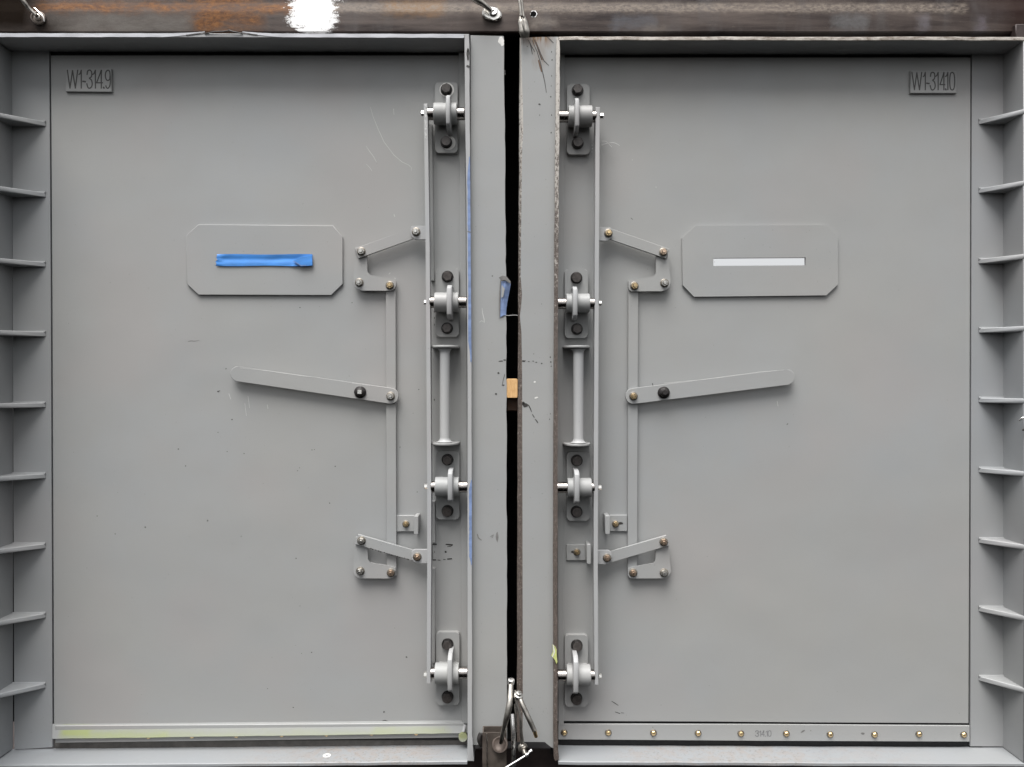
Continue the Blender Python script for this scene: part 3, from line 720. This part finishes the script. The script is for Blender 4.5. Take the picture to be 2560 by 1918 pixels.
PR = [((1417.5, 210, 1474, 386), [(1443.7, 227), (1443.7, 359.5)], (1420.5, 265, 1479.5, 317), (1438, 240.5, 1448, 325)),
      ((1412, 674, 1470, 845), [(1441, 695), (1442, 823)], (1415, 734, 1473.5, 782), (1432.7, 715, 1443.7, 798)),
      ((1416.7, 1130, 1474, 1302), [(1441.7, 1151), (1441, 1279)], (1418.5, 1194.7, 1478, 1243), (1436.5, 1176, 1448.6, 1262)),
      ((1412, 1588, 1470, 1767), [(1441.7, 1613), (1441, 1745)], (1416, 1661, 1475.5, 1713), (1434, 1642, 1446, 1739))]
for i, (pl, bo, hu, fi) in enumerate(PR): bearing(dr, pl, bo, hu, fi, False)
handle(dr, 1407.5, 1475, 870.5, 1109, (1433, 1459), 10)
l_bracket(dr, (1524, 1288, 1568, 1328.5), (1513, 1289.5, 1525, 1336), (1538.7, 1309.7), M['brass'], (1551, 1309))
l_bracket(dr, (1416, 1362, 1468, 1401), (1467, 1361.5, 1477.5, 1410.5), (1442, 1380), M['brass'], (1434, 1380))
b = B(); b.prism([(1395.5, 1810.5), (1900, 1812), (2424.5, 1815), (2424.5, 1854.5), (1900, 1852), (1395.5, 1849)], 4, -1, .6)
b.ribbon([(2002, 1832), (2008, 1828), (2012, 1826)], 4, 4.3, 1); b.blot(2157, 1834, 3, 4.3, 1, 1.6); b.blot(2027, 1827, 1.6, 4.3, 1); b.blot(1632, 1842, 1.8, 4.3, 1); b.blot(1632, 1818, 1.4, 4.3, 1)
st = b.build('bottom_strip', [M['paint'], M['scuff_soft']], dr)
for x, y in ((1410.5, 1831.5), (1520.5, 1831.5), (1633.5, 1832), (1745, 1833), (1852, 1833.5), (1965.5, 1834), (2075, 1836), (2186, 1836.5), (2297, 1835), (2409, 1836.5)): dome_screw(x, y, 4, M['brass'], st)
lettering('314.10', [(1888.5, 1896.6), (1898.3, 1902.4), (1904, 1911), (1912.3, 1914.8), (1914.6, 1918.8), (1920, 1928)], 1827, 1841, 4, 1.6, M['ink_soft'], st)

# ------------------------------------------------------------------ locking linkages
def crank(corner_pts, h1, h0, parent):
    bb = B(); bb.prism(corner_pts, h1, h0, .9); return bb.build('bell_crank', M['paint'], parent)
def fillet(pts, radii, n=6):
    out = []
    L = len(pts)
    for i in range(L):
        p = Vector(pts[i]); a = Vector(pts[i-1]); c = Vector(pts[(i+1) % L]); r = radii[i]
        if not r: out.append(tuple(p)); continue
        u = (a-p).normalized(); v = (c-p).normalized(); ang = u.angle(v); d = r/math.tan(ang/2)
        s_, e_ = p+u*d, p+v*d; cen = p+(u+v).normalized()*(r/math.sin(ang/2))
        a0 = math.atan2(*(s_-cen).yx); a1 = math.atan2(*(e_-cen).yx); da = (a1-a0+math.pi) % (2*math.pi)-math.pi
        for k in range(n+1):
            t = a0+da*k/n; out.append((cen.x+r*math.cos(t), cen.y+r*math.sin(t)))
    return out

def linkage(side, bar_pts, pins, tabs, links, cranks, rod, lever, screws, zn, label):
    t = thing('locking_linkage', P(sum(p[0] for p in bar_pts)/len(bar_pts), 1000, 30), label, 'door latch', 'locking linkages')
    bb = B(); bb.prism(bar_pts, 56, 26, 1.0)
    for tb in tabs: bb.prism(tb, 33, 25, .8)
    if side == 'L':      # scraped paint on the upper bar end
        for y0_, y1_ in ((262, 268), (272, 284), (300, 318), (330, 338), (342, 347)): bb.ribbon([(1062, y0_), (1066, y1_)], 2.6, 56.3, 1)
        for y0_ in (263, 276, 290, 306, 322, 336): bb.blot(1064.5, y0_, 4.5, 56.25, 1, .55)
    bar = bb.build('slide_bar', [M['paint_light'], M['scratch']], t)
    for lk in links:
        bb = B(); bb.prism(lk, 25, 18, .9)
        if side == 'L' and lk[0][1] > 1000:
            for x in range(925, 1030, 7): bb.blot(x+random.uniform(-3, 3), 1352+13.2+(x-903)*40/139.5+random.uniform(-.6, .6), random.uniform(.8, 1.8), 25.3, 2, 1.6)
            for x in range(945, 985, 5): bb.blot(x, 1352-12.6+(x-903)*40/139.5, random.uniform(.8, 1.5), 25.3, 1, 1.5)
        bb.build('link_arm', [M['paint'], M['scratch'], M['scuff']], t)
    for ck in cranks: crank(ck, 18, 12, t)
    bb = B(); bb.prism(rod, 11.5, 3, .8); bb.build('connecting_rod', M['paint'], t)
    bb = B(); bb.prism(lever[0], 20, 12.2, .9)
    if side == 'L': bb.ribbon([(600, 920), (660, 926), (755, 940), (800, 944)], 1.6, 20.2, 1); bb.ribbon([(880, 958), (925, 965)], 1.2, 20.2, 1)
    else: bb.ribbon([(1660, 958), (1750, 950), (1900, 930), (1960, 925)], 1.5, 20.2, 1)
    lv = bb.build('lever', [M['paint'], M['scratch']], t)
    x, y = lever[1]; bb = B(); c = P(x, y, 20)
    bb.lathe(c, (0, -1, 0), [(-1, 15), (2.5, 15), (3.2, 14)], 26); bb.lathe(c, (0, -1, 0), [(3, 11.5), (10, 11.5), (11, 10)], 6, smooth=False, rot=.3)
    bb.lathe(c, (.05, -1, .05), [(10, 7.2), (14, 7.2), (14.8, 6.4)], 4 if side == 'L' else 6, 1, smooth=False, rot=.75)
    bb.build('pivot_bolt', [M['oxide'], M['zinc'] if side == 'L' else M['oxide']], lv)
    for x, y, h, mk in screws: nut_screw(x, y, h, M[mk], t)
    for (fx0, fx1, bx0, bx1, yc, dia, ex0, ex1, eyc, ed) in pins:
        ha = 44
        bb = B(); c = P(min(fx0, bx0), yc, ha); x1_ = P(max(fx1, bx1), yc, ha).x; r = dia/2*sc(ha)*1000
        bb.lathe(c, (1, 0, 0), [(0, r-.8), (.8, r), ((x1_-c.x)*1000-.8, r), ((x1_-c.x)*1000, r-.8)], 30)
        pn = bb.build('locking_pin', M['pin'], t)
        c = P(ex0, eyc, ha); x1_ = P(ex1, eyc, ha).x
        bb = B(); bb.lathe(c, (1, 0, 0), [(0, ed*.36), (.9, ed*.46), ((x1_-c.x)*1000+1, ed*.46)], 6, smooth=False, rot=.5); bb.build('end_bolt', M['zinc'], pn)
    return t

# left linkage (photo measure)
barL = [(1059, 259), (1069, 259), (1074, 620), (1078, 1200), (1077.5, 1440), (1076.5, 1709), (1066.5, 1709), (1068, 1440), (1068, 1200), (1064, 620)]
pinsL = [(1143, 1161.5, 1069, 1086, 285, 30.5, 1053, 1059, 284, 15), (1147, 1166.5, 1075, 1088, 756, 29, 1060, 1064.5, 756, 14), (1147, 1169, 1078, 1089, 1217, 29, 1060.5, 1068, 1216, 15), (1147, 1169, 1077, 1089, 1682, 29, 1059.5, 1066.5, 1686, 15)]
tabsL = [fillet([(1070, 565), (1070, 599), (1027, 599), (1027, 565)], [0, 0, 16, 5]), fillet([(1072, 1374), (1072, 1408.5), (1030, 1408.5), (1028, 1374)], [0, 0, 16, 10])]
linksL = [bar_between((903.5, 629.5), (1040.4, 580.5), 27, 26, False, True, 13), bar_between((903.5, 1352), (1043, 1392), 26, 26, False, True, 13)]
crU = fillet([(888, 618), (917, 618), (918.5, 686), (990, 700), (988, 727), (882, 726.5)], [3, 3, 10, 4, 12, 22])
crL = fillet([(889, 1342), (918, 1344), (920, 1406), (989, 1418), (987, 1446.5), (884, 1446), (882.5, 1420)], [3, 3, 10, 4, 12, 18, 0])
rodL = [(964.5, 702), (989, 702), (991, 1440), (966.8, 1440)]
levL = (bar_between((594, 934.5), (976.5, 990), 37, 40), (900.8, 980.5))
scrL = [(1040.4, 580, 33, 'zinc'), (903.3, 629, 25, 'zinc'), (898.4, 706.6, 18, 'zinc'), (974.8, 713.5, 18, 'brass'), (976.7, 990.5, 20, 'zinc'), (903.7, 1351.7, 25, 'zinc'), (1043, 1392, 33, 'copper'), (901, 1427.5, 18, 'zinc'), (977.5, 1431.7, 18, 'copper')]
linkage('L', barL, pinsL, tabsL, linksL, [crU, crL], rodL, levL, scrL, None, 'grey lever linkage of the left door, its bar scraped bare at the top')
barR = [(1489, 268), (1500, 268), (1497, 700), (1495, 1200), (1494.5, 1440), (1496, 1713), (1486.5, 1713), (1484.5, 1440), (1484.5, 1200), (1487, 700)]
pinsR = [(1396, 1422, 1479, 1490, 292, 29, 1500, 1507, 290, 15), (1394, 1416, 1473, 1486, 759, 28, 1496.5, 1502.5, 758, 14), (1392, 1419, 1478, 1486, 1219, 28, 1494.5, 1502, 1218.5, 15), (1394, 1417, 1475, 1487, 1688, 28, 1496, 1502.5, 1690, 13)]
tabsR = [fillet([(1492, 568), (1528, 568), (1534, 602), (1492, 602)], [0, 8, 16, 0]), fillet([(1490, 1376), (1528, 1376), (1530.5, 1410.5), (1490, 1410.5)], [0, 10, 16, 0])]
linksR = [bar_between((1521, 583), (1658, 630.7), 26, 26, True, False, 0, 12), bar_between((1518, 1395), (1659, 1354.5), 26, 27, True, False, 0, 11)]
crUR = fillet([(1640, 620), (1668, 622), (1679.5, 728), (1572, 728.5), (1571, 702), (1640, 690)], [3, 3, 22, 8, 4, 10])
crLR = fillet([(1642, 1344), (1669, 1346), (1678, 1424), (1676, 1446), (1571, 1446.5), (1570, 1420), (1638, 1408)], [3, 3, 0, 20, 8, 4, 10])
rodR = [(1571, 702), (1596, 702), (1593, 1200), (1593, 1440), (1569.5, 1440), (1570, 1200)]
levR = (bar_between((1583.6, 990.5), (1968.5, 943), 40, 38), (1659, 981.5))
scrR = [(1521, 583, 33, 'brass'), (1658, 630.5, 25, 'copper'), (1661, 708, 18, 'zinc'), (1585.7, 715, 18, 'brass'), (1583.6, 990.5, 20, 'brass'), (1659, 1354.6, 25, 'copper'), (1517.6, 1394.6, 33, 'copper'), (1660, 1431.7, 18, 'zinc'), (1582.8, 1431.7, 18, 'copper')]
linkage('R', barR, pinsR, tabsR, linksR, [crUR, crLR], rodR, levR, scrR, None, 'grey lever linkage of the right door, evenly painted, with brassy screws')

# ------------------------------------------------------------------ loose things
# blue tape over the left vision slot, creased at its ends
b = B(); nx, ny = 48, 8; g = []
for i in range(nx+1):
    row = []
    for j in range(ny+1):
        u, v = i/nx, j/ny; x = 542+(780.5-542)*u+(1.5*math.sin(j*2.2) if i in (0, nx) else 0); y = 636+29*v+1.2*math.sin(u*9)*(v-.5)+2*u*(1-v)*0
        x += (-2 if i == 0 and j > 4 else 0)
        h = 10-1.9*math.exp(-((v-.42)/.2)**2)*(1 if .05 < u < .9 else 0)
        h += 2.2*max(0, 1-u/.09)*abs(math.sin(v*9.5)) + .12*math.sin(u*23+v*5)
        h += 2.5*math.exp(-(((u-.86)*9+(v-.75)*1.2)/.35)**2)*(v > .3)
        row.append(b.bm.verts.new(P(x, y, h)))
    g.append(row)
for i in range(nx):
    for j in range(ny): b.face([g[i][j], g[i][j+1], g[i+1][j+1], g[i+1][j]], 0, True)
# folded end flap
b.prism([(732, 652), (747, 645), (780.5, 637.5), (781, 664), (752, 666.5)], 15.4, 13.6, .3)
b.ribbon([(732, 652), (742, 658), (752, 664), (766, 664)], 1.8, 16, 1)
t_ = b.build('masking_tape', [M['tape'], M['tape_edge']]); tag(t_, 'blue tape strip stuck over the slot of the left vision plate', 'tape', 'masking tape')
# blue tape along the left inner flange
for (ya, yb, w_, lab) in ((392, 905, 7, 'long narrow blue tape on the upper front edge of the left door frame'), (1200, 1412, 6.5, 'short narrow blue tape on the lower front edge of the left door frame')):
    b = B(); n = 40; L_, R_ = [], []
    for i in range(n+1):
        y = ya+(yb-ya)*i/n; xr = xat([(1173, 85), (1174, 300), (1175.5, 480), (1179, 960), (1179.5, 1440), (1180, 1840)], y)
        k = min(1, min(i, n-i)/5+.25)
        L_.append((xr-w_*k+random.uniform(-.8, .8), y)); R_.append((xr+.2+random.uniform(-.2, .3), y))
    b.prism(L_+list(reversed(R_)), HF+.7, HF+.15)
    if ya < 500: b.ribbon([(1168, 578), (1173, 580), (1178, 581)], 3, HF+1.2, 1)
    o = b.build('masking_tape', [M['tape_edge'], M['scuff_soft']]); tag(o, lab, 'tape', 'masking tape')
for (xa, xb, ya, yb, lab) in ((-6, 512, 83.3, 83.5, 'pale peeling masking tape on the top lip of the left frame, its left length'), (606, 1160, 83.6, 85.4, 'pale bluish masking tape on the top lip of the left frame, its right length')):
    b = B(); up, lo = [], []; n = 44
    for i in range(n+1):
        t = i/n; x = xa+(xb-xa)*t; e = (1-t if xa < 0 else t)*(xb-xa); k = max(0, 1-e/105)   # the free end lifts
        y = ya+(yb-ya)*t; up.append((x, y-5*k**2+random.uniform(-.3, .3))); lo.append((x, y+9.2-11*k**1.5+random.uniform(-.3, .3)))
    b.prism(up+list(reversed(lo)), HF+1.0, HF+.3)
    for i in range(n):
        if (600 < up[i][0] < 640) or (xa < 0 and 455 < up[i][0]): b.ribbon([lo[i], lo[i+1]], 2.2, HF+1.5, 2, taper=False)
    o = b.build('masking_tape', [M['tape_pale'], M['tape_edge'], M['scuff']]); tag(o, lab, 'tape', 'masking tape')
b = B(); b.tube([P(512, 85, HF+1), P(535, 80, HF+3), P(556, 79, HF+4), P(572, 77, HF+4)], 1.5, 8); b.tube([P(572, 76, HF+4), P(585, 80, HF+4), P(606, 84, HF+2)], 1.7, 8)
tag(b.build('wire', M['scuff']), 'short dark twisted wire between the pale tapes on the left frame top', 'wire')
# loose tape scrap at the gap
b = B(); g = []
rowsP = [((1250, 694, 4), (1263, 690, 6), (1276, 703, 3)), ((1252, 704, 2), (1264, 702, 9), (1277, 710, 2)), ((1250, 728, 2), (1262, 726, 8), (1273, 732, 0)), ((1249, 752, 2), (1260, 750, 6), (1269, 752, 1)), ((1249, 772, 2), (1258, 771, 4), (1266, 772, 1)), ((1249.5, 794, 2), (1258, 789, 3), (1265, 788, 1))]
for rw in rowsP: g.append([b.bm.verts.new(P(p[0], p[1], p[2]+MP)) for p in rw])
for i in range(len(g)-1):
    for j in range(2): b.face([g[i][j], g[i+1][j], g[i+1][j+1], g[i][j+1]], 1 if i == 0 or (i < 3 and j == 0 and i > 0 and False) else 0)
b.prism([(1247, 694), (1256, 689), (1266, 691), (1277, 705), (1273, 708), (1262, 700), (1252, 700)], MP+11, MP+10.4, .2, 1)
b.ribbon([(1252, 702), (1250, 728), (1249, 760), (1249, 792)], 4, MP+4.5, 1)
b.prism([(1254, 712), (1262, 722), (1258, 742), (1253, 745)], MP+9.6, MP+9.2, 0, 2)
o = b.build('masking_tape', [M['tape_edge'], M['scuff_soft'], M['paint']]); tag(o, 'crumpled blue tape scrap hanging at the dark gap between the doors', 'tape', 'masking tape')
# wood block
b = B(); b.prism(rrect(1266, 947, 1294, 995, 3.5, 4), MP-2, -60, .8)
tag(b.build('wood_block', M['wood']), 'pale wooden block wedged in the gap between the doors', 'wood block')
b = B(); b.prism(rect(1265.5, 996, 1295, 1028), MP-24, -60, 3)  # brown lower part of the block, built as its own piece
tag(b.build('wood_lower_part', simple('dark_wood', (.07, .036, .02), .8)), 'dark brown lower part of the pale wooden block in the gap', 'wood block')
# thread across the gap
b = B(); b.tube([P(1264, 788.5, MP+3), P(1272, 789, MP-1), P(1284, 788, MP-2), P(1294, 788.5, MP+1)], .55, 6)
tag(b.build('thread', M['string']), 'thin white thread stretched across the gap below the blue tape scrap', 'thread')
# stray fibres by the right slide bar
b = B(); b.tube([P(1503, 353, 14), P(1515, 354, 18), P(1524, 362, 20), P(1529, 368, 20)], .55, 6); b.tube([P(1504, 363, 14), P(1518, 359, 20), P(1534, 357, 22), P(1549, 364, 22)], .55, 6)
tag(b.build('stray_fibres', M['string']), 'pale stray fibres caught on the upper slide bar of the right door', 'fibre')
# lime scrap on right flange
b = B(); b.prism([(1381, 1612), (1388, 1617), (1392, 1625), (1391, 1640), (1394, 1655), (1391, 1662), (1388, 1650), (1383, 1645), (1378, 1640), (1383, 1630)], HF+3, HF+.2, .6)
b.ribbon([(1383, 1612), (1386, 1630), (1381, 1643)], 3, HF+3.4, 1)
tag(b.build('paint_scrap', [M['limescrap'], M['white']]), 'ragged lime green scrap on the rusty edge of the right frame', 'scrap')
# washer on the left ledge
zl = P(817, 1909, HF).z
b = B(); c = P(817, 1874, 42); c.z = zl+.0008
b.lathe(c, (0, 0, 1), [(0, 9.5), (1.8, 9.5), (1.8, 4), (0, 4)], 24, cap=False)
tag(b.build('washer', M['white']), 'small white washer lying on the ledge below the left door', 'washer')

# clamps along the top beam
cl = thing('clamp', P(95, 40, 70), 'steel clamp end in the dark top left corner of the beam', 'clamp', 'clamps on the top beam')
b = B(); b.tube([P(40, -25, 96), P(58, 2, 92), P(72, 20, 84), P(90, 38, 78)], [7, 6, 4.5, 4], 12); b.build('arm', M['steel'], cl)
b = B(); b.lathe(P(97, 47, 62), (.25, -1, .15), [(0, 16), (4, 17), (7, 16), (8, 13), (5.5, 11), (5, 5)], 28); b.build('swivel_pad', M['tube'], cl)
b = B(); b.lathe(P(95, 44, 70), (.2, -1, .1), [(0, 7), (6, 6.4), (7, 4.5), (3, 3)], 18); b.build('ball_end', M['steel'], cl)
b = B(); b.tube([P(86, 20, 72), P(97, 30, 74), P(108, 42, 74), P(111, 54, 72)], 1.6, 8); b.build('retaining_wire', M['bright'], cl)
cl = thing('clamp', P(1233, 32, 70), 'steel clamp with round bright swivel pad left of the gap', 'clamp', 'clamps on the top beam')
b = B(); b.tube([P(1160, -30, 100), P(1186, -4, 96), P(1208, 10, 88), P(1228, 27, 80)], [10, 8.5, 7, 5], 14); b.build('arm', M['steel'], cl)
pd = B()
pts = bar_between((1222, 30), (1239, 35), 34, 31, True, True); pd.prism(pts, 70, 60.5, 3); pd.build('swivel_pad', M['zinc'], cl)
b = B(); b.lathe(P(1233, 31, 70), (0, -1, .1), [(-1, 11), (5, 10.5), (6.5, 9), (6.5, 3.2), (2, 3)], 24); b.build('ball_end', M['bright'], cl)
cl = thing('clamp', P(1308, 60, 80), 'steel clamp jaw hanging over the beam edge above the gap', 'clamp', 'clamps on the top beam')
b = B(); b.tube([P(1292, -30, 92), P(1298, 0, 92), P(1303, 40, 90)], 3.6, 12); b.tube([P(1299, -30, 90), P(1304, 0, 90), P(1309, 42, 88)], 2.8, 12); b.build('arm', M['steel'], cl)
b = B(); b.tube([P(1305, 36, 82), P(1307, 55, 84), P(1311, 78, 84), P(1313, 95, 80)], [5, 12, 13.5, 9], 18, flat=.45)
b.tube([P(1306, 44, 91), P(1308, 62, 92), P(1311, 78, 90)], [2, 3, 1.5], 8); b.build('jaw', M['steel'], cl)

# square tube and clamps at the bottom
tb = thing('square_tube', P(1235, 1918, 40), 'short upright square steel tube standing below the gap, open at the top', 'steel tube')
b = B(); x0, x1 = P(1206, 0, 112).x, P(1266, 0, 112).x; zt = P(0, 1832, 112).z; zb = Z0-1.1; th = .0032
for lo, hi in (((x0, -.112, zb), (x1, -.112+th, zt)), ((x0, -.077-th, zb), (x1, -.077, zt+.0002)), ((x0, -.112+th, zb), (x0+th, -.077-th, zt-.0002)), ((x1-th, -.112+th, zb), (x1, -.077-th, zt-.0002))): b.box(lo, hi)
b.build('tube_wall', M['tube'], tb)
b = B(); b.tube([P(1217, 1834, 112.5), P(1218, 1925, 112.5)], 1.6, 8); b.build('weld_seam', M['steel'], tb)
b = B(); b.tube([P(1203, 1834, 82), P(1199, 1848, 84), P(1204, 1866, 84)], [6, 7, 5], 10); b.build('weld_lump', M['oxide'], tb)

cl = thing('clamp', P(1262, 1800, 142), 'bright curved clamp arm pressing its oval pad on the square tube', 'clamp', 'clamps below the gap')
b = B(); b.tube([P(1277, 1708, 122), P(1276, 1735, 134), P(1273, 1765, 146), P(1265, 1800, 148), P(1256, 1840, 140), P(1252, 1858, 130)], [6, 7, 7.5, 6.5, 5.5, 4.5], 14, flat=.8); b.build('arm', M['steel'], cl)
b = B(); b.lathe(P(1278, 1702, 122), (.1, -.35, 1), [(-8, 7.5), (1, 8), (3, 7.2), (3.6, 5)], 20); b.build('pivot_cap', M['bright'], cl)
b = B(); b.lathe(P(1251, 1861, 115), (-.25, -1, .55), [(-2, 15), (3, 19), (6, 18.5), (6.6, 15), (3, 11), (2.5, 3)], 30); b.build('swivel_pad', M['pad'], cl)
cl = thing('clamp', P(1300, 1800, 142), 'steel screw clamp with a thin white cross handle, right of the tube', 'clamp', 'clamps below the gap')
b = B(); b.tube([P(1281, 1785, 120), P(1282, 1812, 128), P(1283.5, 1845, 132), P(1284.5, 1880, 132), P(1284.5, 1940, 128)], [4, 4.8, 5, 5, 5], 14); b.build('frame_rod', M['bright'], cl)
b = B(); b.lathe(P(1296, 1738, 146), (.25, -.5, 1), [(-9, 7), (-5, 7), (-5, 9.5), (-1, 10), (2, 10), (2.6, 7), (8, 6), (8.5, 4)], 24); b.build('collar', M['zinc'], cl)
b = B(); b.tube([P(1299, 1744, 146), P(1308, 1766, 154), P(1322, 1797, 160), P(1336, 1827, 162)], [5, 6, 6, 5.5], 12); b.build('bar_arm', M['steel'], cl)
b = B(); b.lathe(P(1335.5, 1826, 162), (-.3, -.1, 1), [(-17, 3.8), (-14, 4.4), (-3, 4.6), (0, 5.2), (1, 4)], 14); b.build('end_cap', M['brass'], cl)
b = B(); b.tube([P(1288, 1725, 132), P(1292, 1760, 138), P(1300, 1790, 142), P(1303, 1830, 144), P(1307, 1866, 144)], [3, 3, 3.2, 3.6, 4.5], 12); b.build('thin_arm', M['steel'], cl)
b = B(); b.tube([P(1287, 1760, 102), P(1290, 1790, 102), P(1291, 1830, 102)], 2, 8); b.build('back_wire', M['steel'], cl)
b = B(); b.lathe(P(1307.5, 1871, 144), (.25, -1, -.25), [(-6, 10.5), (0, 11.5), (4, 10.5), (5, 8.5), (5, 6)], 24); b.lathe(P(1309, 1874, 144), (.3, -1, -.5), [(0, 5.5), (14, 5.5)], 14); b.build('screw_nut', M['steel'], cl)
b = B(); b.tube([P(1327, 1878, 160), P(1317, 1887, 162), P(1290, 1904, 166), P(1262, 1921, 170)], [2.6, 2.4, 2.4, 2.4], 12)
b.lathe(P(1327.5, 1877.5, 160), (.75, 0, .6), [(-6, 2.6), (-5, 3.8), (2, 3.8), (3, 3)], 14); b.lathe(P(1317, 1887, 161), (0, -1, 0), [(-6, 4), (0, 5), (4, 4.6), (5.5, 3)], 14)
b.build('cross_handle', M['bright'], cl)
# hook tip at the right picture edge
b = B(); b.tube([P(2547, 1052, 84), P(2556, 1045, 88), P(2566, 1050, 90), P(2572, 1064, 88)], [1.6, 2.6, 3, 3], 10); b.tube([P(2556, 1076, 86), P(2566, 1072, 88), P(2574, 1064, 88)], [1.5, 4, 3], 10, 1)
tag(b.build('wire_hook', [M['bright'], M['oxide']]), 'small wire hook at the right edge of the right frame', 'hook')
